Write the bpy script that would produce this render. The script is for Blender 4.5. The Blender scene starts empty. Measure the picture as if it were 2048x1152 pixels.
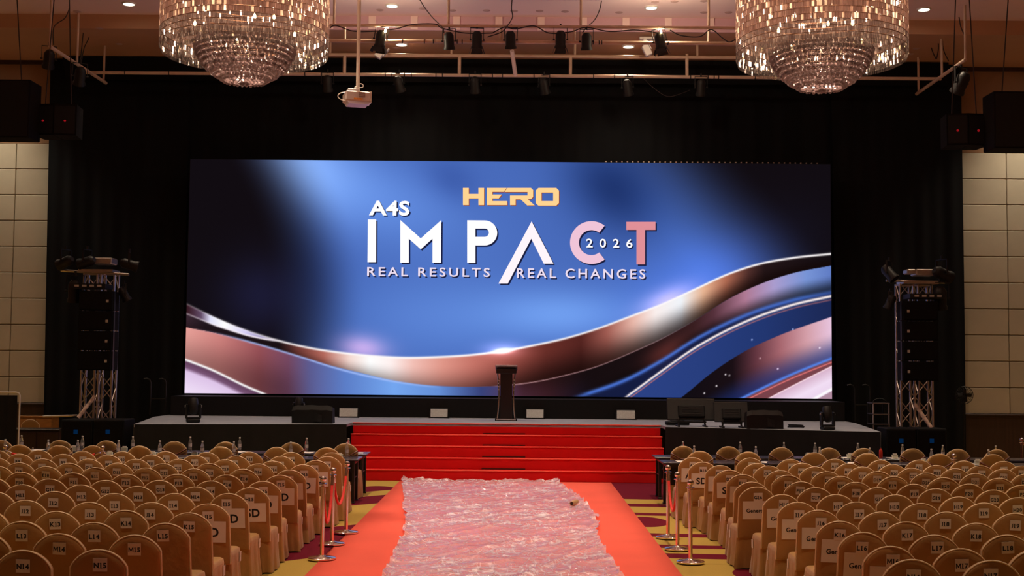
import bpy, bmesh, math, random
import numpy as np
from mathutils import Vector, Matrix, Euler, noise as mnoise

random.seed(7)
scene = bpy.context.scene
COL = scene.collection
PI = math.pi

# ------------------------------------------------------------------ camera
F = 2450.0
CAM = Vector((0.25, 0.0, 2.42))
YAW, PITCH, ROLL = 15.0 / F, 149.0 / F, 0.0088
RM = Matrix.Rotation(YAW, 3, 'Z') @ Matrix.Rotation(PI / 2 + PITCH, 3, 'X') @ Matrix.Rotation(ROLL, 3, 'Z')
cd = bpy.data.cameras.new('camera')
cam = bpy.data.objects.new('camera', cd)
COL.objects.link(cam)
cam.matrix_world = Matrix.Translation(CAM) @ RM.to_4x4()
cd.sensor_width = 36.0
cd.lens = F / 2048.0 * 36.0
cd.clip_end = 200
scene.camera = cam

# ------------------------------------------------------------------ view and world
scene.view_settings.view_transform = 'Standard'
scene.view_settings.look = 'None'
scene.view_settings.exposure = 0.0
scene.view_settings.gamma = 1.0
scene.view_settings.use_curve_mapping = False
scene.cycles.use_denoising = True
scene.cycles.adaptive_threshold = 0.02
scene.cycles.max_bounces = 8
scene.cycles.diffuse_bounces = 4
scene.cycles.glossy_bounces = 3
scene.cycles.transmission_bounces = 4
scene.cycles.transparent_max_bounces = 10
scene.cycles.sample_clamp_indirect = 6.0
wd = bpy.data.worlds.new('world')
scene.world = wd
wd.use_nodes = True
wd.node_tree.nodes['Background'].inputs[0].default_value = (0.9, 0.62, 0.45, 1)
wd.node_tree.nodes['Background'].inputs[1].default_value = 0.004

# strength of the hall's own downlights, row by row from the stage towards the back of the hall
DOWNLIGHT_ROWS = ((27.1, 860), (21.2, 1550), (15.3, 1450), (9.4, 850), (3.5, 420))
DOWNLIGHT_X = (-14.4, -8.6, -2.67, 3.16, 9.27, 15.0)
WARM = (1.0, 0.78, 0.55)
CHANDELIER_POWER = 340


def at(px, py, Y=None, z=None):
    """the point of the hall seen at a photo position, on the plane at depth Y or at height z"""
    d = RM @ Vector(((px - 1024) / F, -(py - 576) / F, -1.0))
    t = (Y - CAM.y) / d.y if Y is not None else (z - CAM.z) / d.z
    return CAM + d * t


def lin(c):
    out = []
    for v in c[:3]:
        v = v / 255.0
        out.append(v / 12.92 if v <= 0.04045 else ((v + 0.055) / 1.055) ** 2.4)
    return tuple(out) + (1.0,)


# ------------------------------------------------------------------ materials
MATS = {}


def mat(name, col, rough=0.6, metal=0.0, spec=0.5, noise=0.0, nscale=8.0, bump=0.0, bscale=60.0, rnd=0.0,
        emit=None, estr=0.0, sheen=0.0, coat=0.0, stretch=None):
    if name in MATS:
        return MATS[name]
    m = bpy.data.materials.new(name)
    m.use_nodes = True
    nt = m.node_tree
    b = nt.nodes['Principled BSDF']
    b.inputs['Base Color'].default_value = tuple(col[:3]) + (1,)
    b.inputs['Roughness'].default_value = rough
    b.inputs['Metallic'].default_value = metal
    b.inputs['Specular IOR Level'].default_value = spec
    if sheen:
        b.inputs['Sheen Weight'].default_value = sheen
    if coat:
        b.inputs['Coat Weight'].default_value = coat
    tc = nt.nodes.new('ShaderNodeTexCoord')
    src = tc.outputs['Object']
    if stretch:
        mp = nt.nodes.new('ShaderNodeMapping')
        mp.inputs['Scale'].default_value = stretch
        nt.links.new(src, mp.inputs['Vector'])
        src = mp.outputs['Vector']
    if noise or rnd:
        hs = nt.nodes.new('ShaderNodeHueSaturation')
        hs.inputs['Color'].default_value = tuple(col[:3]) + (1,)
        val = None
        if noise:
            n = nt.nodes.new('ShaderNodeTexNoise')
            n.inputs['Scale'].default_value = nscale
            n.inputs['Detail'].default_value = 4
            nt.links.new(src, n.inputs['Vector'])
            mr = nt.nodes.new('ShaderNodeMapRange')
            mr.inputs['From Min'].default_value = 0.25
            mr.inputs['From Max'].default_value = 0.75
            mr.inputs['To Min'].default_value = 1 - noise
            mr.inputs['To Max'].default_value = 1 + noise
            nt.links.new(n.outputs['Fac'], mr.inputs['Value'])
            val = mr.outputs['Result']
        if rnd:
            oi = nt.nodes.new('ShaderNodeObjectInfo')
            mr2 = nt.nodes.new('ShaderNodeMapRange')
            mr2.inputs['To Min'].default_value = 1 - rnd
            mr2.inputs['To Max'].default_value = 1 + rnd
            nt.links.new(oi.outputs['Random'], mr2.inputs['Value'])
            if val is None:
                val = mr2.outputs['Result']
            else:
                mu = nt.nodes.new('ShaderNodeMath')
                mu.operation = 'MULTIPLY'
                nt.links.new(val, mu.inputs[0])
                nt.links.new(mr2.outputs['Result'], mu.inputs[1])
                val = mu.outputs[0]
        nt.links.new(val, hs.inputs['Value'])
        nt.links.new(hs.outputs['Color'], b.inputs['Base Color'])
    if bump:
        n2 = nt.nodes.new('ShaderNodeTexNoise')
        n2.inputs['Scale'].default_value = bscale
        n2.inputs['Detail'].default_value = 5
        nt.links.new(src, n2.inputs['Vector'])
        bp = nt.nodes.new('ShaderNodeBump')
        bp.inputs['Strength'].default_value = bump
        bp.inputs['Distance'].default_value = 0.02
        nt.links.new(n2.outputs['Fac'], bp.inputs['Height'])
        nt.links.new(bp.outputs['Normal'], b.inputs['Normal'])
    if emit is not None:
        b.inputs['Emission Color'].default_value = tuple(emit[:3]) + (1,)
        b.inputs['Emission Strength'].default_value = estr
    MATS[name] = m
    return m


def emat(name, col255, strength=1.0):
    if name in MATS:
        return MATS[name]
    m = bpy.data.materials.new(name)
    m.use_nodes = True
    nt = m.node_tree
    nt.nodes.clear()
    o = nt.nodes.new('ShaderNodeOutputMaterial')
    e = nt.nodes.new('ShaderNodeEmission')
    e.inputs[0].default_value = lin(col255)
    e.inputs[1].default_value = strength
    nt.links.new(e.outputs[0], o.inputs[0])
    MATS[name] = m
    return m


class X:
    """tiny wrapper that turns python arithmetic into math nodes"""
    nt = None

    def __init__(self, s):
        self.s = s

    @staticmethod
    def op(o, a, b=None, c=None):
        n = X.nt.nodes.new('ShaderNodeMath')
        n.operation = o
        for i, v in enumerate((a, b, c)):
            if v is None:
                continue
            if isinstance(v, X):
                X.nt.links.new(v.s, n.inputs[i])
            else:
                n.inputs[i].default_value = v
        return X(n.outputs[0])

    def __add__(self, o): return X.op('ADD', self, o)
    def __sub__(self, o): return X.op('SUBTRACT', self, o)
    def __mul__(self, o): return X.op('MULTIPLY', self, o)
    def __truediv__(self, o): return X.op('DIVIDE', self, o)
    __radd__ = __add__
    __rmul__ = __mul__
    def lt(self, o): return X.op('LESS_THAN', self, o)
    def gt(self, o): return X.op('GREATER_THAN', self, o)
    def mx(self, o): return X.op('MAXIMUM', self, o)
    def mn(self, o): return X.op('MINIMUM', self, o)
    def sin(self): return X.op('SINE', self)


# ------------------------------------------------------------------ mesh builder
class MB:
    def __init__(self):
        self.v, self.f = [], []

    def add(self, vs, fs, M=None):
        k = len(self.v)
        if M is not None:
            vs = [M @ Vector(p) for p in vs]
        self.v += [tuple(p) for p in vs]
        self.f += [tuple(i + k for i in f) for f in fs]
        return self

    def box(self, c, s, M=None, taper=1.0):
        x, y, z = s[0] / 2, s[1] / 2, s[2] / 2
        t = taper
        vs = [(-x, -y, -z), (x, -y, -z), (x, y, -z), (-x, y, -z), (-x * t, -y * t, z), (x * t, -y * t, z), (x * t, y * t, z), (-x * t, y * t, z)]
        vs = [(p[0] + c[0], p[1] + c[1], p[2] + c[2]) for p in vs]
        return self.add(vs, [(0, 3, 2, 1), (4, 5, 6, 7), (0, 1, 5, 4), (1, 2, 6, 5), (2, 3, 7, 6), (3, 0, 4, 7)], M)

    def bbox(self, c, s, b=0.01, M=None):
        """a box with chamfered edges"""
        x, y, z = s[0] / 2, s[1] / 2, s[2] / 2
        def ring(xx, yy, zz):
            return [(-xx + b, -yy, zz), (xx - b, -yy, zz), (xx, -yy + b, zz), (xx, yy - b, zz), (xx - b, yy, zz), (-xx + b, yy, zz), (-xx, yy - b, zz), (-xx, -yy + b, zz)]
        rings = [ring(x - b, y - b, -z), ring(x, y, -z + b), ring(x, y, z - b), ring(x - b, y - b, z)]
        vs = [(p[0] + c[0], p[1] + c[1], p[2] + c[2]) for r in rings for p in r]
        fs = []
        for k in range(3):
            for i in range(8):
                j = (i + 1) % 8
                fs.append((k * 8 + i, k * 8 + j, k * 8 + 8 + j, k * 8 + 8 + i))
        fs.append(tuple(range(7, -1, -1)))
        fs.append(tuple(range(24, 32)))
        return self.add(vs, fs, M)

    def cyl(self, p, q, r0, r1=None, n=12, caps=True):
        r1 = r0 if r1 is None else r1
        p, q = Vector(p), Vector(q)
        d = (q - p)
        if d.length < 1e-9:
            return self
        d.normalize()
        a = d.orthogonal().normalized()
        b = d.cross(a)
        vs = []
        for c, r in ((p, r0), (q, r1)):
            for i in range(n):
                t = 2 * PI * i / n
                vs.append(c + (a * math.cos(t) + b * math.sin(t)) * r)
        fs = [(i, (i + 1) % n, n + (i + 1) % n, n + i) for i in range(n)]
        if caps:
            fs += [tuple(range(n - 1, -1, -1)), tuple(range(n, 2 * n))]
        return self.add(vs, fs)

    def tube(self, pts, r, n=6):
        pts = [Vector(p) for p in pts]
        vs, fs = [], []
        a = None
        for k, p in enumerate(pts):
            d = (pts[min(k + 1, len(pts) - 1)] - pts[max(k - 1, 0)]).normalized()
            if a is None:
                a = d.orthogonal().normalized()
            else:
                a = (a - d * a.dot(d)).normalized()
            b = d.cross(a)
            for i in range(n):
                t = 2 * PI * i / n
                vs.append(p + (a * math.cos(t) + b * math.sin(t)) * r)
        for k in range(len(pts) - 1):
            for i in range(n):
                j = (i + 1) % n
                fs.append((k * n + i, k * n + j, k * n + n + j, k * n + n + i))
        fs += [tuple(range(n - 1, -1, -1)), tuple(range((len(pts) - 1) * n, len(pts) * n))]
        return self.add(vs, fs)

    def lathe(self, prof, n=20, M=None, caps=True):
        vs, fs = [], []
        for r, z in prof:
            for i in range(n):
                t = 2 * PI * i / n
                vs.append((r * math.cos(t), r * math.sin(t), z))
        for k in range(len(prof) - 1):
            for i in range(n):
                j = (i + 1) % n
                fs.append((k * n + i, k * n + j, k * n + n + j, k * n + n + i))
        if caps and prof[0][0] > 1e-6:
            fs.append(tuple(range(n - 1, -1, -1)))
        if caps and prof[-1][0] > 1e-6:
            fs.append(tuple(range((len(prof) - 1) * n, len(prof) * n)))
        return self.add(vs, fs, M)

    def prism(self, outline, y0, y1, M=None):
        """outline in x,z extruded along y"""
        n = len(outline)
        vs = [(x, y0, z) for x, z in outline] + [(x, y1, z) for x, z in outline]
        fs = [tuple(range(n)), tuple(range(2 * n - 1, n - 1, -1))]
        fs += [(i, n + i, n + (i + 1) % n, (i + 1) % n) for i in range(n)]
        return self.add(vs, fs, M)

    def zprism(self, outline, z0, z1):
        n = len(outline)
        vs = [(x, y, z0) for x, y in outline] + [(x, y, z1) for x, y in outline]
        fs = [tuple(range(n - 1, -1, -1)), tuple(range(n, 2 * n))]
        fs += [(i, (i + 1) % n, n + (i + 1) % n, n + i) for i in range(n)]
        return self.add(vs, fs)

    def grid(self, nu, nv, fn, closed=False):
        vs = [fn(i, j) for j in range(nv) for i in range(nu)]
        fs = []
        for j in range(nv - 1):
            for i in range(nu if closed else nu - 1):
                k = (i + 1) % nu
                fs.append((j * nu + i, j * nu + k, (j + 1) * nu + k, (j + 1) * nu + i))
        return self.add(vs, fs)

    def mesh(self, name, m=None, smooth=False, angle=0.7):
        me = bpy.data.meshes.new(name)
        me.from_pydata(self.v, [], self.f)
        if m is not None:
            me.materials.append(m)
        if smooth:
            me.polygons.foreach_set('use_smooth', [True] * len(me.polygons))
            me.set_sharp_from_angle(angle=angle)
        me.update()
        return me

    def build(self, name, m, parent=None, smooth=False, angle=0.7, loc=None, rot=None):
        return link(name, self.mesh(name, m, smooth, angle), parent, loc, rot)


def link(name, me, parent=None, loc=None, rot=None):
    o = bpy.data.objects.new(name, me)
    COL.objects.link(o)
    if parent is not None:
        o.parent = parent
    if loc is not None:
        o.location = loc
    if rot is not None:
        o.rotation_euler = rot
    return o


def tag(o, label=None, cat=None, group=None, kind=None):
    if label:
        o['label'] = label
    if cat:
        o['category'] = cat
    if group:
        o['group'] = group
    if kind:
        o['kind'] = kind
    return o


def thing(name, label, cat, loc=(0, 0, 0), rot=(0, 0, 0), group=None):
    o = bpy.data.objects.new(name, None)
    o.empty_display_size = 0.1
    COL.objects.link(o)
    o.location = loc
    o.rotation_euler = rot
    return tag(o, label, cat, group)


def copy_tree(root, label=None, loc=None, rot=None, group=None):
    def cp(o, par):
        c = o.copy()
        COL.objects.link(c)
        c.parent = par
        for ch in o.children:
            cp(ch, c)
        return c
    r = cp(root, None)
    if label:
        r['label'] = label
    if group:
        r['group'] = group
    if loc is not None:
        r.location = loc
    if rot is not None:
        r.rotation_euler = rot
    return r


# ------------------------------------------------------------------ lettering
TEXT = {}


def prepare_texts(specs):
    """specs: (string, weight offset, letter spacing); makes centred unit-height meshes"""
    made = []
    for s, off, sp in specs:
        if (s, off, sp) in TEXT:
            continue
        cu = bpy.data.curves.new('lettering', 'FONT')
        cu.body = s
        cu.size = 1.0
        cu.offset = off
        cu.space_character = sp
        cu.resolution_u = 3
        cu.fill_mode = 'FRONT'
        o = bpy.data.objects.new('lettering', cu)
        COL.objects.link(o)
        made.append(((s, off, sp), o))
        TEXT[(s, off, sp)] = None
    dg = bpy.context.evaluated_depsgraph_get()
    for k, o in made:
        me = bpy.data.meshes.new_from_object(o.evaluated_get(dg))
        co = np.empty(len(me.vertices) * 3)
        me.vertices.foreach_get('co', co)
        co = co.reshape(-1, 3)
        lo, hi = co.min(0), co.max(0)
        co = (co - (lo + hi) / 2) / (hi[1] - lo[1])
        polys = [tuple(p.vertices) for p in me.polygons]
        TEXT[k] = (co, polys, (hi[0] - lo[0]) / (hi[1] - lo[1]))
        cu = o.data
        bpy.data.objects.remove(o)
        bpy.data.curves.remove(cu)
        bpy.data.meshes.remove(me)


def text_mb(s, off, sp, width, height, y=0.0):
    """lettering in the x,z plane, facing -y"""
    co, polys, ar = TEXT[(s, off, sp)]
    mb = MB()
    sx = width / ar if width else height
    mb.add([(c[0] * sx, y, c[1] * height) for c in co], polys)
    return mb


def flat_loops(loops):
    """fill outlines (with holes) given as lists of (x,z); returns verts, faces in x,z plane"""
    bm = bmesh.new()
    edges = []
    for lp in loops:
        vs = [bm.verts.new((x, 0, z)) for x, z in lp]
        for i in range(len(vs)):
            edges.append(bm.edges.new((vs[i], vs[(i + 1) % len(vs)])))
    bmesh.ops.triangle_fill(bm, use_beauty=True, use_dissolve=False, edges=edges, normal=(0, -1, 0))
    bm.verts.index_update()
    v = [tuple(p.co) for p in bm.verts]
    f = [tuple(q.index for q in p.verts) for p in bm.faces]
    bm.free()
    return v, f


# ------------------------------------------------------------------ common materials
M_FABRIC = mat('gold_fabric', (0.44, 0.235, 0.078), 0.55, spec=0.35, noise=0.10, nscale=3.0, bump=0.25, bscale=14, rnd=0.10, sheen=0.15)
M_FABRIC_VIP = mat('gold_satin', (0.40, 0.23, 0.075), 0.42, spec=0.4, noise=0.12, nscale=5.0, bump=0.2, bscale=16, rnd=0.08, sheen=0.1)
M_SASH = mat('brown_sash', (0.16, 0.05, 0.03), 0.4, spec=0.5, noise=0.2, nscale=9)
M_PAPER = mat('white_paper', (0.84, 0.78, 0.75), 0.8, noise=0.03, nscale=6)
M_INK = mat('black_ink', (0.012, 0.012, 0.014), 0.7)
M_BLACK = mat('black_paint', (0.0075, 0.0075, 0.0085), 0.7, spec=0.25, noise=0.15, nscale=10)
M_BLACKMET = mat('black_metal', (0.008, 0.0075, 0.008), 0.5, metal=0.0, spec=0.35, noise=0.2, nscale=12)
M_WHITEPIPE = mat('cream_pipe', (0.62, 0.44, 0.33), 0.5, noise=0.12, nscale=4)
M_CHROME = mat('polished_steel', (0.80, 0.72, 0.66), 0.14, metal=1.0, noise=0.04, nscale=20)
M_RED = mat('red_carpet', (0.88, 0.135, 0.092), 0.9, spec=0.15, noise=0.05, nscale=1.2, bump=0.2, bscale=180)
M_STEPRED = mat('red_step_carpet', (0.66, 0.012, 0.014), 0.9, spec=0.1, noise=0.06, nscale=2.0, bump=0.2, bscale=160)
M_ROPE = mat('red_velvet', (0.80, 0.022, 0.014), 0.7, sheen=0.12, noise=0.1, nscale=30)
M_ALU = mat('aluminium', (0.62, 0.55, 0.50), 0.35, metal=0.9, noise=0.1, nscale=14)
M_WOOD = mat('dark_wood', (0.014, 0.005, 0.004), 0.4, noise=0.3, nscale=5, stretch=(1, 1, 0.1))
M_TABLE = mat('black_tabletop', (0.05, 0.05, 0.075), 0.22, spec=0.7, noise=0.1, nscale=6)
M_TABLEDARK = mat('dark_table_frame', (0.01, 0.008, 0.009), 0.4)

# ------------------------------------------------------------------ the hall
FASCIA_Y, Z_LOW, Z_HIGH, WALL_Y = 28.0, 10.09, 10.42, 31.2
XL, XR, Y_NEAR = -17.5, 17.5, -6.0


def structure(name, mb, m, parent=None, **k):
    o = mb.build(name, m, parent, **k)
    if parent is None:
        o['kind'] = 'structure'
    return o


# patterned hall carpet: mustard ground with maroon bands and discs
def carpet_material():
    m = bpy.data.materials.new('patterned_carpet')
    m.use_nodes = True
    nt = m.node_tree
    X.nt = nt
    b = nt.nodes['Principled BSDF']
    b.inputs['Roughness'].default_value = 0.95
    b.inputs['Specular IOR Level'].default_value = 0.1
    tc = nt.nodes.new('ShaderNodeTexCoord')
    sp = nt.nodes.new('ShaderNodeSeparateXYZ')
    nt.links.new(tc.outputs['Object'], sp.inputs[0])
    x, y = X(sp.outputs['X']), X(sp.outputs['Y'])

    def band(v, a, c):
        return v.gt(a) * v.lt(c)

    def disc(cx, cy, rx, ry):
        dx, dy = (x - cx) / rx, (y - cy) / ry
        return (dx * dx + dy * dy).lt(1.0)
    left = x.lt(0.0)
    right = x.gt(0.0)
    # bands west of the aisle lean towards the stage
    wob = (x * 0.9).sin() * 0.45
    yl = y - (x + 2.6) * 0.75 + wob
    L = None
    for a, c in ((14.6, 17.6), (20.35, 21.7), (22.55, 22.95), (5.0, 9.0), (10.2, 10.6), (11.4, 11.8)):
        t = band(yl, a, c)
        L = t if L is None else L.mx(t)
    L = L.mx(disc(-2.45, 23.6, 0.33, 0.42))
    yr = y + (x - 2.6) * 0.12 + (x * 0.8).sin() * 0.12
    R = None
    for a, c in ((22.2, 26.0), (21.05, 21.5), (19.85, 20.2), (17.45, 17.8), (16.4, 16.7), (15.55, 15.95), (11.0, 11.4), (9.6, 10.0), (6.0, 8.2)):
        t = band(yr, a, c)
        R = t if R is None else R.mx(t)
    R = R.mx(disc(2.2, 19.0, 0.36, 0.62))
    R = R.mx(disc(4.0, 14.35, 1.25, 0.95)) * disc(3.55, 13.75, 0.42, 0.28).lt(0.5)
    fac = left * L + right * R
    n = nt.nodes.new('ShaderNodeTexNoise')
    n.inputs['Scale'].default_value = 60
    nt.links.new(tc.outputs['Object'], n.inputs['Vector'])
    mix = nt.nodes.new('ShaderNodeMix')
    mix.data_type = 'RGBA'
    mix.inputs['A'].default_value = (0.42, 0.285, 0.065, 1)
    mix.inputs['B'].default_value = (0.13, 0.006, 0.018, 1)
    nt.links.new(fac.s, mix.inputs['Factor'])
    hs = nt.nodes.new('ShaderNodeHueSaturation')
    nt.links.new(mix.outputs['Result'], hs.inputs['Color'])
    mr = nt.nodes.new('ShaderNodeMapRange')
    mr.inputs['To Min'].default_value = 0.85
    mr.inputs['To Max'].default_value = 1.15
    nt.links.new(n.outputs['Fac'], mr.inputs['Value'])
    nt.links.new(mr.outputs['Result'], hs.inputs['Value'])
    nt.links.new(hs.outputs['Color'], b.inputs['Base Color'])
    bp = nt.nodes.new('ShaderNodeBump')
    bp.inputs['Strength'].default_value = 0.15
    nt.links.new(n.outputs['Fac'], bp.inputs['Height'])
    nt.links.new(bp.outputs['Normal'], b.inputs['Normal'])
    return m


structure('floor', MB().box((0, 13, -0.1), (36, 39, 0.2)), carpet_material())
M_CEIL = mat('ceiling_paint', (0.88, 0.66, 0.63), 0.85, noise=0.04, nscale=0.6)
M_CEILLOW = mat('dim_stage_ceiling', (0.52, 0.29, 0.17), 0.85, noise=0.06, nscale=0.8)  # weaker light over the stage is put into this browner ceiling colour
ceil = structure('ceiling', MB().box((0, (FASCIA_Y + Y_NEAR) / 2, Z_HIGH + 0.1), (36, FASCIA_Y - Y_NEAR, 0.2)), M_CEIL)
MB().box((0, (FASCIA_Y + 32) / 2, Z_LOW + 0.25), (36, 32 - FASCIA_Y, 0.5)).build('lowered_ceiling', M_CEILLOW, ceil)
# mauve lining of the step between the two ceilings, with its shallow ribs
M_FASCIA = mat('mauve_fascia', (0.62, 0.38, 0.44), 0.8, noise=0.08, nscale=1.5)
MB().box((1.2, FASCIA_Y - 0.02, (Z_LOW + Z_HIGH) / 2), (11.6, 0.04, Z_HIGH - Z_LOW)).build('fascia', M_FASCIA, ceil)
rib = MB().box((0, 0, 0), (0.16, 0.05, Z_HIGH - Z_LOW - 0.02)).mesh('fascia_rib', M_CEIL)
for k in range(12):
    link('fascia_rib', rib, ceil, (-4.2 + k * 0.98, FASCIA_Y - 0.05, (Z_LOW + Z_HIGH) / 2))
# small sprinkler roses and round grilles on the ceilings
M_GRILLE = mat('ceiling_grille', (0.50, 0.33, 0.30), 0.7)
gm = MB().lathe([(0.0, -0.02), (0.04, -0.02), (0.08, -0.006), (0.09, 0.0)], 14).mesh('ceiling_grille', M_GRILLE, True)
for px, py in ((760, 20), (905, 21), (973, 21), (1028, 22), (1079, 22), (1130, 23), (1238, 25), (1310, 4), (1349, 3), (1408, 2), (1408, 25), (1457, 25), (845, 17)):
    p = at(px, py, z=Z_HIGH)
    link('ceiling_grille', gm, ceil, (p.x, p.y, Z_HIGH))
for px, py in ((154, 23), (199, 57), (238, 88), (1833, 97), (1821, 108), (792, 96)):
    p = at(px, py, z=Z_LOW)
    link('ceiling_grille', gm, ceil, (p.x, min(p.y, 31), Z_LOW))

M_WALL = mat('beige_wall', (0.42, 0.29, 0.19), 0.85, noise=0.06, nscale=1)
M_WALLUP = mat('shaded_upper_wall', (0.30, 0.165, 0.085), 0.85, noise=0.08, nscale=1)  # upper panels lie in shade; the shade is put into this brown
M_PANEL = mat('fabric_wall_panel', (0.50, 0.44, 0.33), 0.9, noise=0.06, nscale=2.5, rnd=0.06, bump=0.1, bscale=120)
M_WAINSCOT = mat('dark_wainscot', (0.045, 0.02, 0.013), 0.5, noise=0.25, nscale=4, stretch=(6, 1, 0.3))
wb = structure('wall_back', MB().box((0, WALL_Y + 0.1, 5.4), (36, 0.2, 11.2)), M_WALL)
structure('wall_left', MB().box((XL - 0.1, 13, 5.4), (0.2, 38, 11.2)), M_WALL)
structure('wall_right', MB().box((XR + 0.1, 13, 5.4), (0.2, 38, 11.2)), M_WALL)
structure('wall_rear', MB().box((0, Y_NEAR - 0.1, 5.4), (36, 0.2, 11.2)), mat('low_bounce_dark_wood', (0.07, 0.035, 0.02), 0.5, noise=0.25, nscale=3, stretch=(4, 1, 0.3)))  # unseen wall, its dark wood invented to cut fill on the chair backs
# upholstered panels of the back wall to either side of the curtain
PANEL_H = 0.665
for side in (-1, 1):
    if side < 0:
        z0 = at(60, 806, Y=WALL_Y).z
        xs = [at(25, 600, Y=WALL_Y).x + k * 1.28 for k in (-2, -1, 0)]
    else:
        z0 = at(1985, 828, Y=WALL_Y).z
        xs = [at(2015, 600, Y=WALL_Y).x + k * 1.28 for k in (-1, 0, 1)]
    pm = MB().bbox((0, 0, 0), (1.28 - 0.016, 0.06, PANEL_H - 0.016), 0.012).mesh('wall_panel', M_PANEL)
    for x in xs:
        for r in range(10):
            link('wall_panel', pm, wb, (x + 0.64, WALL_Y - 0.03, z0 + (r + 0.5) * PANEL_H))
    xc = (xs[0] + xs[-1] + 1.28) / 2
    up0 = z0 + 10 * PANEL_H
    MB().box((xc, WALL_Y - 0.03, (up0 + Z_LOW) / 2), (3.84, 0.06, Z_LOW - up0)).build('shaded_wall_band', M_WALLUP, wb)
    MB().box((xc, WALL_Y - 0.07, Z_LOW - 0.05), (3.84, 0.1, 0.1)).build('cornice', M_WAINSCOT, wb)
    MB().box((xc, WALL_Y - 0.04, z0 / 2), (3.84, 0.08, z0 - 0.02)).build('wainscot', M_WAINSCOT, wb)
    MB().bbox((xc, WALL_Y - 0.06, z0 - 0.02), (3.84, 0.12, 0.05), 0.01).build('dado_rail', M_WAINSCOT, wb)

# ------------------------------------------------------------------ ceiling downlights (the hall's lamps)
M_GLOW = emat('downlight_glow', (255, 246, 228), 9.0)
M_RIM = mat('white_rim', (0.75, 0.70, 0.64), 0.5)
dl_rim = MB().lathe([(0.115, -0.005), (0.125, -0.03), (0.15, -0.03), (0.16, 0.0)], 24, None, False).mesh('rim', M_RIM, True)
dl_len = MB().lathe([(0.0, -0.012), (0.116, -0.012)], 24).mesh('lens', M_GLOW)


def downlight(x, y, z, watts, label, angle=125, col=WARM):
    t = thing('downlight', label, 'downlight', (x, y, z), group='round ceiling downlights')
    link('rim', dl_rim, t)
    link('lens', dl_len, t)
    ld = bpy.data.lights.new('downlight_lamp', 'SPOT')
    ld.energy = watts
    ld.color = col
    ld.spot_size = math.radians(angle)
    ld.spot_blend = 0.9
    ld.shadow_soft_size = 0.12
    lo = link('lamp', ld, t, (0, 0, -0.06))
    return t


for ri, (yy, pw) in enumerate(DOWNLIGHT_ROWS):
    for xi, xx in enumerate(DOWNLIGHT_X):
        if ri == 0:
            lab = ('downlight over the far west wall end of the stage', 'downlight hidden behind the glass chandelier beside the projector pole',
                   'round white downlight in the high ceiling beside the projector pole', 'round white downlight high above the lit spotlight bar',
                   'round white downlight in the ceiling beside the large chandelier corner', 'downlight past the edge of the picture over the stage')[xi]
        else:
            lab = 'ceiling downlight outside the picture, %s row back from the stage, %s the left wall' % (('second', 'third', 'fourth', 'fifth')[ri - 1], ('nearest to', 'second from', 'third from', 'fourth from', 'fifth from', 'sixth from')[xi])
        mid = 1.0 if xi in (2, 3) else 0.5
        downlight(xx, yy, Z_HIGH, pw * mid, lab, 82)
for px, py, lab in ((803, 88, 'small downlight in the brown stage ceiling above the white track lamp'),
                    (1257, 92, 'small downlight in the brown stage ceiling beside the tilted white lamp')):
    p = at(px, py, z=Z_LOW)
    downlight(p.x, min(p.y, 30.2), Z_LOW, 260, lab, 120)
# wall washers behind the flown speakers light the panelled wall ends
for px, s, lab in ((-45, -1, 'wall washer lamp above the panelled wall behind the loudspeaker by the curtain'), (2095, 1, 'wall washer lamp over the panelled wall at the picture corner')):
    p = at(px, 60, Y=29.9)
    downlight(p.x, 29.9, Z_LOW, 560 if s < 0 else 640, lab, 100, (1.0, 0.86, 0.66))

# ------------------------------------------------------------------ stage, steps, red carpet
STAGE_Z, RISER, TREAD, STEP_Y0, STEP_W = 1.11, 0.222, 0.30, 25.1, 3.285
STAGE_FRONT = STEP_Y0 + 4 * TREAD
M_DECK = mat('grey_stage_carpet', (0.31, 0.335, 0.385), 0.9, spec=0.2, noise=0.08, nscale=3, bump=0.15, bscale=150)
M_SKIRT = mat('black_skirt_cloth', (0.009, 0.009, 0.010), 0.75, spec=0.2, noise=0.2, nscale=3, sheen=0.1)
stage_out = [(-7.52, 24.85), (-STEP_W - 0.04, 25.62), (-STEP_W - 0.04, STAGE_FRONT), (STEP_W + 0.04, STAGE_FRONT), (STEP_W + 0.04, 25.72), (7.45, 24.5), (7.95, 28.2), (7.95, 30.4), (-7.98, 30.4), (-8.1, 28.2)]
st = thing('stage', 'long low black-skirted stage with grey carpeted deck before the video wall', 'stage')
MB().zprism(stage_out, STAGE_Z - 0.06, STAGE_Z).build('deck', M_DECK, st)


def skirt(points, z0, z1, waves, amp):
    """a pleated cloth along a polyline"""
    mb = MB()
    tot = [0.0]
    for a, b in zip(points[:-1], points[1:]):
        tot.append(tot[-1] + (Vector(b) - Vector(a)).length)
    n = int(tot[-1] / 0.05)
    zz = [0, 0.3, 0.65, 1.0]

    def fn(i, j):
        s = tot[-1] * i / (n - 1)
        k = max(q for q in range(len(tot) - 1) if tot[q] <= s + 1e-9)
        a, b = Vector(points[k]), Vector(points[k + 1])
        t = (s - tot[k]) / max(tot[k + 1] - tot[k], 1e-6)
        p = a.lerp(b, t)
        d = (b - a).normalized()
        nrm = Vector((d.y, -d.x))
        v = zz[j]
        off = amp * (0.25 + 0.75 * (1 - v)) * (math.sin(s * waves) + 0.5 * math.sin(s * waves * 2.3 + 1.3) + 0.8 * math.sin(s * waves * 0.31))
        p = p + nrm * (0.02 + off)
        return (p.x, p.y, z0 + (z1 - z0) * v)
    return mb.grid(n, 4, fn)


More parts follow.
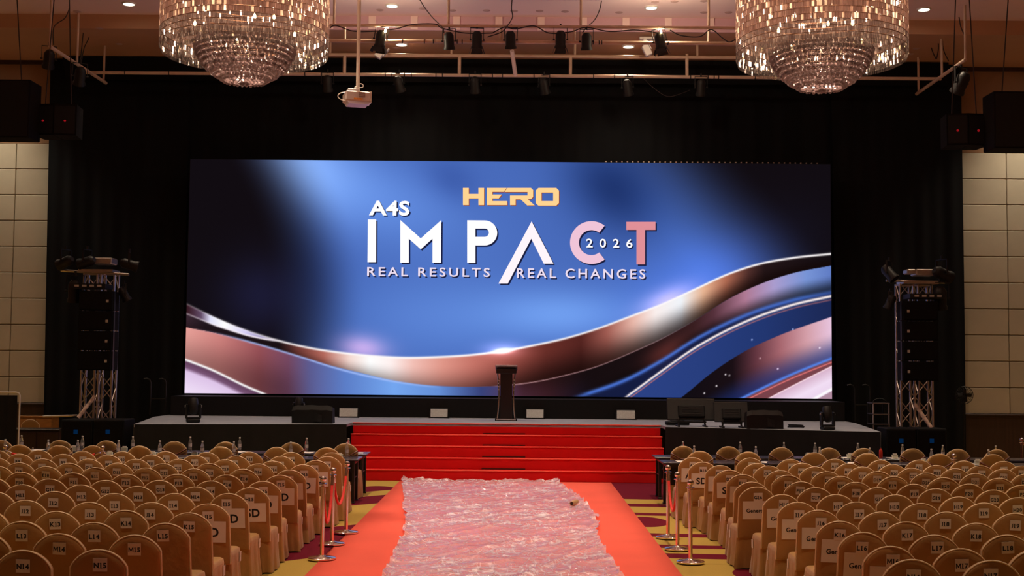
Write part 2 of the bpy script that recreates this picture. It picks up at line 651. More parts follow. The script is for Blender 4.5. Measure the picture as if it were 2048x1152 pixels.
pts = [stage_out[9], stage_out[0], stage_out[1]]
skirt(pts, 0.0, STAGE_Z - 0.005, 9, 0.022).build('skirt', M_SKIRT, st, True, 1.2)
pts = [stage_out[4], stage_out[5], stage_out[6]]
skirt(pts, 0.0, STAGE_Z - 0.005, 8, 0.022).build('skirt', M_SKIRT, st, True, 1.2)

sc_t = thing('red_steps', 'wide red carpeted steps rising to the stage in front of the podium', 'steps', (0, STEP_Y0, 0))
M_SLOT = mat('dark_joint', (0.05, 0.004, 0.004), 0.9)
for k in range(5):
    y1 = 4 * TREAD + 0.02
    mb = MB().bbox((0, (k * TREAD + y1) / 2, RISER * (k + 0.5)), (2 * STEP_W + 0.0 * k, y1 - k * TREAD, RISER), 0.008)
    sstep = mb.build('step', M_STEPRED, sc_t)
    # soft carpet nosing in a lighter red, a little proud and uneven
    nose = [(-STEP_W + 2 * STEP_W * i / 40, k * TREAD - 0.006 + 0.004 * math.sin(i * 1.3 + k), RISER * (k + 1) - 0.004 + 0.002 * math.sin(i * 0.9 + 2 * k)) for i in range(41)]
    MB().tube(nose, 0.012, 6).build('nosing', M_RED, sstep, True)
    if k:
        MB().box((-0.05, k * TREAD - 0.012, RISER * k + 0.014), (0.9, 0.012, 0.022)).build('joint', M_SLOT, sstep)

rc = MB()
NX, NY = 12, 60
rc.grid(NX, NY, lambda i, j: (-2.14 + 4.28 * i / (NX - 1), 7.0 + (STEP_Y0 - 0.01 - 7.0) * j / (NY - 1), 0.008 + 0.0015 * math.sin(i * 2.1 + j * 0.8)))
o = rc.build('aisle_carpet', M_RED, None, True)
tag(o, 'bright red aisle carpet running up to the steps', 'carpet')
sol = o.modifiers.new('thickness', 'SOLIDIFY')
sol.thickness = 0.006
sol.offset = -1

# ------------------------------------------------------------------ video wall
SCR_Y = 30.0
SXL, SXR = at(369, 786, Y=SCR_Y).x, at(1664, 798, Y=SCR_Y).x
SZB, SZT = at(1017, 792, Y=SCR_Y).z, at(1020, 323.5, Y=SCR_Y).z
SW, SH = SXR - SXL, SZT - SZB


def spline(pts, x):
    p = np.array([(a - 15, b - 18 - 0.0085 * (a - 15)) for a, b in pts], float)
    xs, ys = p[:, 0], p[:, 1]
    m = np.gradient(ys, xs)
    i = np.clip(np.searchsorted(xs, x) - 1, 0, len(xs) - 2)
    h = xs[i + 1] - xs[i]
    t = np.clip((x - xs[i]) / h, -0.6, 1.6)
    y = (2 * t**3 - 3 * t**2 + 1) * ys[i] + (t**3 - 2 * t**2 + t) * h * m[i] + (-2 * t**3 + 3 * t**2) * ys[i + 1] + (t**3 - t**2) * h * m[i + 1]
    lo, hi = x < xs[0], x > xs[-1]
    y = np.where(lo, ys[0] + m[0] * (x - xs[0]), y)
    return np.where(hi, ys[-1] + m[-1] * (x - xs[-1]), y)


def ss(a, b, x):
    t = np.clip((x - a) / (b - a + 1e-9), 0, 1)
    return t * t * (3 - 2 * t)


def ramp(x, stops):
    xs = [s[0] for s in stops]
    return np.stack([np.interp(x, xs, [s[1][c] for s in stops]) for c in range(3)], -1)


def screen_art(P, Q):
    """the picture shown on the video wall; P 0..2007 across, Q 0..720 down"""
    def gauss(cx, cy, sx, sy, rot=0.0):
        dx, dy = P - cx, Q - cy
        c, s = math.cos(rot), math.sin(rot)
        return np.exp(-(((dx * c + dy * s) / sx) ** 2 + ((-dx * s + dy * c) / sy) ** 2))[..., None]

    def over(img, col, m):
        m = m[..., None] if m.ndim == 2 else m
        return img * (1 - m) + np.asarray(col, float) * m
    dark = np.zeros(P.shape + (3,)) + np.array((17, 12, 17.0))
    p0 = 95 + 0.62 * Q - 0.0007 * Q * Q
    lm = ss(p0 + 20, p0 + 330, P)
    p1 = 1330 + 0.95 * Q
    rm = 1 - ss(p1 - 60, p1 + 420, P)
    blue = np.zeros_like(dark) + np.array((72, 106, 186.0))
    blue = blue + (np.array((62, 66, 58.0))) * gauss(300, 0, 200, 150, 0.5)
    blue = blue + np.array((26, 34, 38.0)) * gauss(560, 110, 330, 130, 0.3)
    blue = blue + np.array((34, 44, 44.0)) * gauss(1180, 470, 230, 80)
    blue = blue + np.array((18, 24, 26.0)) * gauss(800, 480, 330, 130)
    blue = blue - np.array((40, 52, 74.0)) * gauss(1330, 80, 170, 120, 0.7)
    blue = blue - np.array((22, 28, 36.0)) * gauss(330, 330, 120, 210, -0.5)
    blue = blue - np.array((14, 18, 20.0)) * gauss(820, 60, 90, 60, 0.5)
    img = over(dark, blue, lm * rm)
    img = img + np.array((12, 20, 45.0)) * gauss(1640, 340, 260, 120, -0.4) + np.array((10, 14, 34.0)) * gauss(230, 420, 130, 120)
    img = img + np.array((120, 60, 45.0)) * gauss(552, 578, 75, 38, 0.1) + np.array((120, 75, 60.0)) * gauss(1500, 425, 90, 38, -0.4)
    T = spline([(20, 468), (100, 505), (200, 545), (300, 577), (400, 600), (500, 615), (600, 625), (700, 630), (800, 628), (900, 622), (1000, 610), (1100, 592), (1200, 570), (1300, 540), (1400, 503), (1500, 465), (1600, 420), (1700, 375), (1800, 343), (1900, 325), (2022, 312)], P)
    L1 = spline([(20, 538), (100, 553), (200, 578), (300, 606), (400, 636), (450, 652), (600, 690), (700, 708), (850, 722), (1000, 720)], P)
    R = spline([(300, 588), (450, 645), (550, 672), (650, 697), (750, 712), (850, 718), (950, 718), (1100, 704), (1200, 683), (1300, 655), (1400, 615), (1500, 570), (1600, 515), (1700, 452), (1800, 405), (1900, 372), (2022, 348)], P)
    R = L1 + (R - L1) * ss(285, 640, P)
    W = spline([(20, 638), (100, 668), (200, 715), (265, 742), (330, 772)], P)
    S = spline([(1300, 812), (1400, 742), (1500, 670), (1600, 602), (1700, 548), (1800, 505), (1900, 472), (2022, 445)], P)
    B = spline([(1160, 775), (1240, 748), (1400, 690), (1500, 636), (1600, 574), (1700, 524), (1800, 484), (1900, 455), (2022, 430)], P)
    D = spline([(1460, 815), (1560, 748), (1650, 676), (1750, 612), (1850, 566), (2022, 505)], P)
    E = spline([(1650, 800), (1750, 750), (1900, 680), (2022, 632)], P)
    G = spline([(1740, 802), (1830, 752), (1920, 706), (2022, 656)], P)
    Hh = spline([(1900, 788), (1960, 758), (2022, 725)], P)
    below = lambda c, soft=1.6: ss(-soft, soft, Q - c)
    # under the ribbon: left and middle
    low = ramp(P, [(0, (232, 160, 152)), (110, (205, 128, 124)), (230, (150, 80, 86)), (320, (118, 72, 98)), (390, (92, 92, 146)), (500, (92, 126, 200)), (650, (116, 166, 240)), (790, (100, 142, 214)), (920, (56, 66, 122)), (1040, (92, 56, 84)), (1130, (74, 38, 52)), (1230, (26, 22, 46)), (1330, (20, 15, 20)), (2007, (18, 12, 15))])
    vdark = ss(0, 120, Q - L1)[..., None]
    low = low * (1 - 0.30 * vdark * (1 - ss(280, 420, P))[..., None])
    img = over(img, low, below(np.minimum(L1, R)))
    m = below(W)
    img = over(img, ramp(Q - W, [(0, (92, 58, 84)), (22, (120, 84, 116)), (34, (222, 196, 232)), (90, (238, 220, 246))]), m)
    # dark swathe right of the middle
    rd = ramp(P, [(900, (60, 28, 28)), (1100, (44, 20, 20)), (1250, (22, 13, 15)), (1480, (26, 15, 17)), (1580, (56, 30, 32)), (1640, (84, 48, 58)), (1740, (176, 122, 148)), (1830, (170, 156, 206)), (1930, (120, 148, 214)), (2007, (96, 124, 196))])
    q = (Q - R) / np.maximum(S - R, 40)
    rd = rd * (1 - 0.72 * ss(0.25, 0.85, q))[..., None] + np.array((60, 26, 22.0)) * gauss(1490, 590, 70, 40, -0.6)
    keep = ss(980, 1060, P)
    img = over(img, rd, below(R) * keep * (1 - 0.55 * ss(640, 740, Q) * (1 - ss(1200, 1330, P))))
    img = over(img, (24, 34, 78), below(B) * ss(1180, 1300, P) * 0.8)
    # main ribbon
    rb = ramp(P, [(0, (60, 40, 52)), (60, (34, 24, 32)), (290, (26, 17, 20)), (350, (110, 56, 50)), (430, (180, 104, 92)), (510, (244, 216, 208)), (575, (255, 255, 255)), (640, (255, 240, 238)), (710, (242, 190, 180)), (800, (224, 150, 136)), (900, (196, 114, 102)), (1000, (160, 82, 72)), (1120, (104, 46, 40)), (1230, (84, 36, 32)), (1310, (160, 92, 82)), (1390, (232, 182, 168)), (1460, (250, 238, 236)), (1540, (240, 244, 250)), (1610, (232, 180, 146)), (1680, (176, 106, 82)), (1750, (80, 46, 42)), (1800, (36, 22, 24)), (2007, (18, 12, 16))])
    v = (Q - T) / np.minimum(np.maximum(R - T, 8), 135)
    fade = 1 - 0.80 * ss(0.15, 1.10, v * (0.62 + 0.38 * ss(780, 1200, P)))
    img = over(img, rb * fade[..., None] + np.array((30, 12, 10)) * (1 - fade)[..., None] * 0.6, below(T) * (1 - below(R)))
    U = spline([(20, 497), (60, 513), (100, 529), (150, 545), (200, 560), (250, 571), (310, 580)], P)
    wedge_col = ramp(P, [(0, (52, 22, 30)), (45, (96, 74, 100)), (75, (226, 226, 250)), (120, (255, 255, 255)), (185, (214, 206, 244)), (240, (150, 140, 186)), (285, (120, 100, 130))])
    wedge_m = below(T) * (1 - below(U)) * (1 - ss(270, 295, P))
    img = over(img, wedge_col, wedge_m)
    # right-hand bands
    img = over(img, ramp(P, [(1380, (44, 66, 134)), (1600, (40, 62, 126)), (1800, (34, 54, 112)), (2007, (28, 40, 84))]), below(S))
    dcol = ramp(P, [(1540, (16, 12, 18)), (1700, (26, 15, 20)), (1770, (96, 52, 62)), (1850, (168, 104, 112)), (1930, (212, 158, 168)), (2007, (232, 196, 222))])
    q = (Q - D) / np.maximum(E - D, 30)
    dcol = dcol * (1 - 0.75 * ss(0.35, 1.0, q))[..., None] + np.array((20, 34, 84)) * ss(0.4, 1.0, q)[..., None]
    img = over(img, dcol, below(D))
    img = over(img, (120, 66, 74), below(E))
    img = over(img, ramp(Q - G, [(0, (214, 176, 200)), (40, (242, 222, 244)), (120, (222, 196, 226))]), below(G))
    img = over(img, (176, 140, 160), below(Hh + 6))

    def line(img, c, w, col, a):
        g = np.exp(-((Q - c) / w) ** 2) * a
        return over(img, col, np.clip(g, 0, 1))
    tw = np.interp(P, [0, 60, 200, 300, 500, 900, 1300, 1600, 2007], [0.25, 0.3, 0.4, 0.9, 1, 1, 0.9, 1, 1])
    img = line(img, T, 3.4, (255, 250, 250), tw)
    img = line(img, U, 2.6, (250, 240, 248), np.interp(P, [0, 40, 110, 270, 300], [0.45, 0.5, 0.9, 0.95, 0]))
    img = line(img, L1, 3.2, (170, 195, 255), np.interp(P, [0, 90, 200, 600, 760, 800], [0, 0.2, 0.8, 0.8, 0.4, 0]))
    img = line(img, R, 1.7, (200, 150, 150), np.interp(P, [0, 950, 1010, 1200, 1450, 1600], [0, 0, 0.8, 0.7, 0.5, 0]))
    img = line(img, W, 3.8, (255, 255, 255), np.ones_like(P))
    img = line(img, B, 7.0, (74, 116, 214), np.interp(P, [1180, 1260, 1900, 2007], [0, 0.95, 0.8, 0.5]))
    img = line(img, S - 3, 4.2, (255, 240, 236), np.interp(P, [1350, 1380, 2007], [0, 1, 1]))
    img = line(img, S + 8, 2.2, (214, 120, 110), np.interp(P, [1350, 1380, 2007], [0, 0.8, 0.5]))
    img = line(img, E, 4.5, (84, 130, 230), np.interp(P, [1640, 1700, 2007], [0, 1, 1]))
    img = line(img, E + 12, 2.2, (235, 120, 120), np.interp(P, [1640, 1700, 2007], [0, 0.9, 0.9]))
    img = line(img, G, 2.2, (255, 225, 235), np.interp(P, [1700, 1800, 2007], [0, 0.9, 0.9]))
    img = line(img, Hh, 4.5, (255, 255, 255), np.interp(P, [1880, 1930, 2007], [0, 1, 1]))
    img = img + 255 * gauss(988, 583, 26, 7, -0.1) + np.array((80, 60, 70.0)) * gauss(988, 580, 60, 22)
    rr = random.Random(3)
    for a, b, s in ((1693, 681, 1.2), (1665, 716, 1.3), (1627, 738, 1.1), (1705, 684, .9), (1855, 664, .9), (1775, 575, .7), (1902, 543, .8), (1800, 632, .6), (1985, 600, .6)):
        img = img + 200 * s * gauss(a - 15, b - 18 - 0.0085 * (a - 15), 2.4, 2.4)
    # soft shade the caption letters throw inside the picture
    return np.clip(img, 0, 255)


def video_display():
    nu, nv = 860, 312
    u = np.linspace(0, 1, nu)
    v = np.linspace(0, 1, nv)
    P, Q = np.meshgrid(u * 2007, v * 720)
    img = screen_art(P, Q) / 255.0
    linimg = np.where(img <= 0.04045, img / 12.92, ((img + 0.055) / 1.055) ** 2.4)
    co = np.zeros((nv, nu, 3), np.float32)
    co[..., 0] = SXL + u[None, :] * SW
    co[..., 1] = SCR_Y
    co[..., 2] = SZT - v[:, None] * SH
    me = bpy.data.meshes.new('display')
    idx = np.arange(nu * nv).reshape(nv, nu)
    quads = np.stack([idx[1:, :-1], idx[1:, 1:], idx[:-1, 1:], idx[:-1, :-1]], -1).reshape(-1, 4)
    me.vertices.add(nu * nv)
    me.vertices.foreach_set('co', co.ravel())
    me.loops.add(quads.size)
    me.loops.foreach_set('vertex_index', quads.ravel().astype(np.int32))
    me.polygons.add(len(quads))
    me.polygons.foreach_set('loop_start', np.arange(0, quads.size, 4, dtype=np.int32))
    me.update(calc_edges=True)
    ca = me.color_attributes.new('picture', 'FLOAT_COLOR', 'POINT')
    rgba = np.ones((nu * nv, 4), np.float32)
    rgba[:, :3] = linimg.reshape(-1, 3)
    ca.data.foreach_set('color', rgba.ravel())
    m = bpy.data.materials.new('screen_picture')
    m.use_nodes = True
    nt = m.node_tree
    nt.nodes.clear()
    out = nt.nodes.new('ShaderNodeOutputMaterial')
    em = nt.nodes.new('ShaderNodeEmission')
    vc = nt.nodes.new('ShaderNodeVertexColor')
    vc.layer_name = 'picture'
    nt.links.new(vc.outputs['Color'], em.inputs['Color'])
    em.inputs['Strength'].default_value = 1.0
    nt.links.new(em.outputs[0], out.inputs[0])
    me.materials.append(m)
    return me


vw = thing('video_wall', 'huge wide glowing video wall with blue and copper ribbon picture and caption', 'video wall')
link('display', video_display(), vw)
MB().box(((SXL + SXR) / 2, SCR_Y + 0.07, (SZB + SZT) / 2), (SW + 0.02, 0.13, SH + 0.02)).build('cabinet', M_BLACK, vw)
MB().box(((SXL + SXR) / 2, 29.66, (SZB + STAGE_Z) / 2 - 0.02), (SW + 0.04, 1.5, SZB - STAGE_Z - 0.05)).build('plinth', M_BLACK, vw)
mb = MB()
for i in range(40):
    x = SXL + SW * (0.65 + 0.33 * i / 39)
    mb.box((x, SCR_Y + 0.06, SZT + 0.025), (0.03, 0.05, 0.04))
mb.build('rigging_bolts', M_ALU, vw)['kind'] = 'stuff'


# caption lettering; outlines are measured in a 2048 wide crop of the photograph and set on the screen plane
def cap(a, b):
    p = at(700 + a / 3.2, 350 + b / 3.2, Y=SCR_Y)
    return (p.x, p.z)


CAPW, CAPH = None, None
white = emat('caption_white', (252, 250, 252), 1.05)
shade = emat('caption_shade', (24, 28, 62), 1.0)


def put_cap(loops, m, name='letter'):
    w = [[cap(a, b) for a, b in lp] for lp in loops]
    v, f = flat_loops(w)
    MB().add([(x, SCR_Y - 0.012, z) for x, _, z in v], f).build(name, m, vw)
    s = [[cap(a + 9, b + 9) for a, b in lp] for lp in loops]
    v, f = flat_loops(s)
    MB().add([(x, SCR_Y - 0.006, z) for x, _, z in v], f).build('letter_shade', shade, vw)


def arc(cx, cy, rx, ry, a0, a1, n=24):
    return [(cx + rx * math.cos(math.radians(a0 + (a1 - a0) * i / n)), cy - ry * math.sin(math.radians(a0 + (a1 - a0) * i / n))) for i in range(n + 1)]


put_cap([[(115, 285), (168, 285), (167, 558), (112, 558)]], white)
put_cap([[(322, 562), (322, 288), (453, 406), (585, 288), (583, 562), (528, 562), (528, 408), (453, 476), (377, 408), (377, 562)]], white)
put_cap([[(750, 563), (750, 290), (860, 291)] + arc(862, 371, 80, 80, 90, -90, 20) + [(803, 451), (803, 563)],
         [(803, 343), (803, 396)] + arc(862, 369.5, 27, 26.5, -90, 90, 14)], white)
put_cap([[(1162, 297), (1302, 568), (1240, 568), (1160, 408), (1010, 695), (950, 695)]], emat('caption_white_pink', (252, 240, 246), 1.05))
put_cap([arc(1545, 433, 137, 137, 52, 308, 40) + arc(1545, 433, 80, 80, 308, 52, 40)], emat('caption_pink', (240, 196, 216), 1.0))
# the last letter runs from pale pink to salmon
put_cap([[(1768, 300), (1955, 300), (1955, 352), (1888, 352), (1888, 573), (1833, 573), (1833, 352), (1768, 352)]], emat('caption_salmon', (224, 144, 152), 1.0))
# gold emblem word
GOLD = emat('caption_gold', (252, 208, 142), 1.05)
GOLD2 = emat('caption_gold_light', (255, 222, 168), 1.05)


def put_gold(loops):
    for dx, m, y in ((0, GOLD, 0.012), (4, emat('caption_gold_edge', (150, 66, 34), 1.0), 0.006)):
        w = [[cap(a + dx, b + dx) for a, b in lp] for lp in loops]
        v, f = flat_loops(w)
        MB().add([(x, SCR_Y - y, z) for x, _, z in v], f).build('emblem_letter' if dx == 0 else 'letter_shade', m, vw)


put_gold([[(723, 83), (760, 83), (760, 121), (822, 121), (822, 83), (858, 83), (858, 193), (822, 193), (822, 150), (760, 150), (760, 193), (723, 193)]])
put_gold([[(876, 83), (1004, 83), (984, 108), (912, 108), (912, 125), (972, 125), (952, 150), (912, 150), (912, 167), (1006, 167), (1006, 193), (876, 193)]])
put_gold([[(1008, 83), (1158, 83), (1172, 97), (1172, 140), (1160, 153), (1138, 156), (1182, 195), (1134, 195), (1092, 156), (1060, 156), (1060, 193), (1024, 193), (1024, 131), (1136, 131), (1136, 109), (988, 109)]])
put_gold([[(1206, 83), (1320, 83), (1337, 100), (1337, 180), (1320, 197), (1206, 197), (1188, 180), (1188, 100)], [(1226, 113), (1226, 167), (1300, 167), (1300, 113)]])
prepare_texts([('A4S', 0.03, 1.05), ('REAL RESULTS', 0.014, 1.35), ('REAL CHANGES', 0.014, 1.35), ('2026', 0.014, 1.9)])


def put_text(s, off, sp, x0, x1, y0, y1, m, name):
    a, b = cap(x0, (y0 + y1) / 2), cap(x1, (y0 + y1) / 2)
    h = abs(cap(x0, y0)[1] - cap(x0, y1)[1])
    cx, cz = (a[0] + b[0]) / 2, (a[1] + b[1]) / 2
    for dx, dy, mm, nm in ((0, 0.012, m, name), (0.03, 0.006, shade, 'letter_shade')):
        text_mb(s, off, sp, b[0] - a[0], h, 0).build(nm, mm, vw, loc=(cx + dx, SCR_Y - dy, cz - dx))


put_text('A4S', 0.03, 1.05, 122, 382, 165, 260, white, 'caption_word')
put_text('REAL RESULTS', 0.014, 1.35, 110, 895, 592, 650, emat('caption_lilac', (238, 222, 240), 1.0), 'caption_line')
put_text('REAL CHANGES', 0.014, 1.35, 1068, 1890, 600, 662, emat('caption_lilac', (238, 222, 240), 1.0), 'caption_line')
put_text('2026', 0.014, 1.9, 1512, 1808, 408, 465, white, 'caption_year')

# ------------------------------------------------------------------ black stage curtain
M_CURTAIN = mat('black_drape', (0.0020, 0.0027, 0.0046), 0.75, spec=0.15, noise=0.2, nscale=2, sheen=0.08)
ct = thing('stage_curtain', 'tall black pleated curtain hanging all round the video wall', 'curtain')
CX0, CX1 = at(97, 500, Y=30.9).x, at(1924, 500, Y=30.9).x


def drape(x0, x1, z0, z1, y, seed, amp=0.06):
    rr = random.Random(seed)
    ph = [rr.uniform(0, 6) for _ in range(6)]
    n = int((x1 - x0) / 0.045)
    nz = 10

    def fn(i, j):
        x = x0 + (x1 - x0) * i / (n - 1)
        v = j / (nz - 1)
        a = amp * (0.35 + 0.65 * (1 - v))
        y_ = y + a * (math.sin(x * 7 + ph[0] + 0.5 * math.sin(v * 3 + ph[3])) * 0.5 + math.sin(x * 17 + ph[1] + v * 1.2) * 0.3 + math.sin(x * 3.1 + ph[2] - v * 2) * 0.6)
        xx = x
        if i == 0:
            xx = x0 - 0.12 * (v - 0.4)
        return (xx, y_, z0 + (z1 - z0) * v)
    return MB().grid(n, nz, fn)


drape(CX0, -8.2, 0.02, Z_LOW - 0.02, 30.82, 1).build('drape', M_CURTAIN, ct, True, 1.2)
drape(-8.3, 8.3, 1.2, Z_LOW - 0.02, 30.95, 2, 0.05).build('drape', M_CURTAIN, ct, True, 1.2)
drape(8.2, CX1, 0.02, Z_LOW - 0.02, 30.82, 3).build('drape', M_CURTAIN, ct, True, 1.2)
drape(CX0 + 0.4, CX1 - 0.4, Z_LOW - 0.62, Z_LOW - 0.02, 30.55, 4, 0.02).build('valance', M_CURTAIN, ct, True, 1.2)

# ------------------------------------------------------------------ covered banquet chairs
CH_W, CH_TOP = 0.42, 0.97


def back_outline(hw, ztop, zlow, rise, n=30, flare=0.0, shoulder=0.0):
    """right-to-left outline over the arch, then along the hem"""
    pts = []
    zs = ztop - rise
    for k in range(6):
        t = k / 5
        pts.append((hw + flare * (1 - t), zlow + (zs - zlow) * t))
    R = (hw * hw + rise * rise) / (2 * rise)
    amax = math.asin(min(1.0, hw / R))
    for k in range(1, n):
        a = amax * (1 - 2 * k / n)
        pts.append((R * math.sin(a), ztop - R + R * math.cos(a)))
    for k in range(6):
        t = 1 - k / 5
        pts.append((-hw - flare * (1 - t), zlow + (zs - zlow) * t))
    return pts


def lean(z):
    return -0.11 * max(0.0, z - 0.45)


def back_mesh(name, m, seed, folds=0.0, nf=9, zlow=0.36):
    out = back_outline(CH_W / 2, CH_TOP, zlow, 0.130, flare=0.012)
    n = len(out)
    # add a few hem points so that the hem is not one long edge
    hem = [(-CH_W / 2 - 0.012 + (CH_W + 0.024) * k / 7, zlow) for k in range(1, 7)]
    out = out + hem
    n = len(out)
    rr = random.Random(seed)
    ph = rr.uniform(0, 6)
    c = (0.0, 0.66)
    rings = [(1.0, 0.0), (1.0, 0.034), (0.985, 0.047), (0.95, 0.053), (0.8, 0.056), (0.55, 0.058), (0.28, 0.058)]
    mb = MB()

    def fn(i, j):
        s, t = rings[j]
        x, z = out[i]
        x, z = c[0] + (x - c[0]) * s, c[1] + (z - c[1]) * s
        y = -t + lean(z)
        th = math.atan2(z - 0.52, x)
        if folds and j > 1:
            y -= folds * (0.5 + 0.5 * math.sin(th * nf * 2 + ph + 0.6 * math.sin(3 * th))) * min(1.0, s * 1.2)
        elif j > 1:
            y -= 0.004 * math.sin(x * 14 + ph) * math.sin(z * 11 + ph)
        return (x, y, z)
    mb.grid(n, len(rings), fn, closed=True)
    k = (len(rings) - 1) * n
    mb.v.append((c[0], -0.058 + lean(c[1]), c[1]))
    top = len(mb.v) - 1
    for i in range(n):
        mb.f.append((k + i, k + (i + 1) % n, top))
    mb.f.append(tuple(range(n - 1, -1, -1)))
    return mb.mesh(name, m, True, 1.0)


def seat_mesh(name, m, seed):
    """cushion top and a skirt that falls in soft folds to the floor"""
    rr = random.Random(seed)
    ph = [rr.uniform(0, 6.28) for _ in range(4)]
    hw, y0, y1 = 0.215, -0.03, 0.44
    n = 56
    rnd = 0.05

    def rr_pt(i, grow):
        """point on a rounded rectangle"""
        t = i / n * 4
        s, f = int(t) % 4, t - int(t)
        w, d = hw + grow, (y1 - y0) / 2 + grow
        cy = (y0 + y1) / 2
        corners = [(-w, -d), (w, -d), (w, d), (-w, d)]
        a, b = corners[s], corners[(s + 1) % 4]
        x, y = a[0] + (b[0] - a[0]) * f, a[1] + (b[1] - a[1]) * f
        # pull corners in
        r = rnd
        qx, qy = max(abs(x) - (w - r), 0), max(abs(y) - (d - r), 0)
        if qx > 0 and qy > 0:
            L = math.hypot(qx, qy)
            if L > r:
                x = math.copysign(w - r + qx / L * r, x)
                y = math.copysign(d - r + qy / L * r, y)
        return x, y + cy
    prof = [(-0.06, 0.485), (-0.018, 0.482), (-0.002, 0.468), (0.004, 0.43), (0.008, 0.34), (0.014, 0.22), (0.022, 0.10), (0.028, 0.012)]

    def fn(i, j):
        g, z = prof[j]
        t = i / n * 2 * PI
        dn = max(0.0, (0.45 - z) / 0.45)
        w = dn * (0.012 * math.sin(t * 9 + ph[0] + dn) + 0.009 * math.sin(t * 15 + ph[1] - dn * 2) + 0.006 * math.sin(t * 23 + ph[2]))
        x, y = rr_pt(i, g + w)
        return (x, y, z + (0.006 * math.sin(t * 5 + ph[3]) if j == len(prof) - 1 else 0))
    mb = MB()
    mb.grid(n, len(prof), fn, closed=True)
    mb.f.append(tuple(range(n - 1, -1, -1)))
    mb.f = [tuple(reversed(f)) if len(f) == n else f for f in mb.f]
    return mb.mesh(name, m, True, 1.3)


M_PIPING = mat('rim_lit_gold_piping', (0.88, 0.68, 0.44), 0.4, noise=0.08, nscale=12, rnd=0.08)  # cover seam, with the bright rim light put into its paler gold


def piping_mesh():
    out = back_outline(CH_W / 2 + 0.002, CH_TOP + 0.002, 0.37, 0.130, flare=0.012)
    return MB().tube([(x, -0.043 + lean(z), z) for x, z in out], 0.0075, 6).mesh('piping', M_PIPING, True)


PIPING = piping_mesh()
BACKS = [back_mesh('backrest_cover', M_FABRIC, s) for s in range(3)]
SEATS = [seat_mesh('seat_cover', M_FABRIC, s + 10) for s in range(4)]
VIP_BACKS = [back_mesh('backrest_cover', M_FABRIC_VIP, s + 20, (0.024, 0.004, 0.014)[s], 5 + s) for s in range(3)]
VIP_SEATS = [seat_mesh('seat_cover', M_FABRIC_VIP, s + 30) for s in range(2)]
CARD = MB().box((0, 0, 0), (0.108, 0.0015, 0.102)).mesh('seat_card', M_PAPER)
SHEET = MB().box((0, 0, 0), (0.30, 0.0015, 0.215)).mesh('row_sign', M_PAPER)
SLIP = MB().box((0, 0, 0), (0.0015, 0.07, 0.10)).mesh('side_slip', M_PAPER)

Z1, Z2, Z3, Z4 = 0, 380, 1280, 1648
SEAT_SPOTS = {}


def spots(off, s):
    for part in s.split(';'):
        nm, x, y = part.split()
        SEAT_SPOTS[nm] = (off + float(x) / 3.6925, 840 + float(y) / 3.6925)


spots(Z1, 'A7 -20 226;A8 292 225;A9 608 235;A10 908 240;A11 1225 235;B8 145 253;B9 470 255;B10 800 262;B11 1120 260;B12 1440 262;'
          'C8 -20 283;C9 320 290;C10 660 290;C11 1005 292;C12 1325 287;D9 148 320;D10 515 322;D11 870 320;D12 1210 325;'
          'E9 -15 343;E10 345 340;E11 705 353;E12 1080 357;F10 160 388;F11 540 393;F12 935 402;F13 1310 403;'
          'G10 -45 428;G11 365 438;G12 780 448;G13 1180 448;H11 165 480;H12 600 480;H13 1020 492;H14 1450 497;'
          'I11 -35 533;I12 405 530;I13 845 545;I14 1295 545;J12 190 595;J13 660 610;J14 1130 612;K12 -95 668;K13 420 678;K14 935 668;K15 1400 688;'
          'L13 170 752;L14 700 760;L15 1230 765;M13 -115 838;M14 440 842;M15 1000 852;N14 180 965;N15 730 960')
spots(Z2, 'A12 125 248;A13 440 238;A14 750 235;A15 1050 243;B13 345 268;B14 675 270;B15 1015 272;C13 262 295;C14 610 305;C15 935 300;'
          'D13 140 323;D14 505 322;D15 835 332;E13 35 362;E14 395 365;E15 740 373;F14 275 408;F15 665 410;G14 155 452;G15 540 455;H15 450 503;I15 292 545;J15 138 622')
spots(Z3, 'A16 385 270;A17 810 278;A18 1110 292;B16 465 303;B17 860 322;B18 1200 318;C16 590 332;C17 945 337;C18 1290 348;D16 660 365;D17 1035 373;D18 1380 383;'
          'E16 760 400;E17 1095 410;F16 825 460;F17 1190 450;G16 860 497;G17 1295 502;H16 1045 553;I16 1165 610;J16 1322 668')
spots(Z4, 'A19 80 290;A20 415 300;A21 700 298;A22 1030 312;A23 1325 313;B19 180 322;B20 505 330;B21 825 338;B22 1155 340;B23 1460 342;'
          'C19 283 349;C20 645 368;C21 970 362;C22 1320 372;D19 400 382;D20 755 395;D21 1120 403;D22 1490 412;E18 120 418;E19 510 420;E20 885 430;E21 1290 433;'
          'F18 235 455;F19 660 478;F20 1065 475;F21 1455 487;G18 390 502;G19 825 510;G20 1250 527;H17 90 553;H18 530 555;H19 990 570;H20 1430 580;'
          'I17 245 608;I18 710 618;I19 1180 615;J17 415 682;J18 905 682;J19 1410 692;K16 115 750;K17 605 755;K18 1120 765;K19 1650 775;'
          'L16 285 833;L17 815 852;L18 1345 852;M16 485 918;M17 1010 953;M18 1560 962;N16 650 1033;N17 1240 1040')
SIGNS = {'A16': 'AV', 'B16': 'SD', 'C16': 'SD', 'D16': 'SD', 'E16': 'SD'}
for r in 'GHIJKLM':
    SIGNS[r + '16'] = 'General'
for r in 'CDEFGHIJ':
    SIGNS[r + '15'] = 'SD'
prepare_texts([(c, 0.036, 1.0) for c in 'ABCDEFGHIJKLMN0123456789'] + [(w, 0.03, 1.05) for w in set(SIGNS.values())])


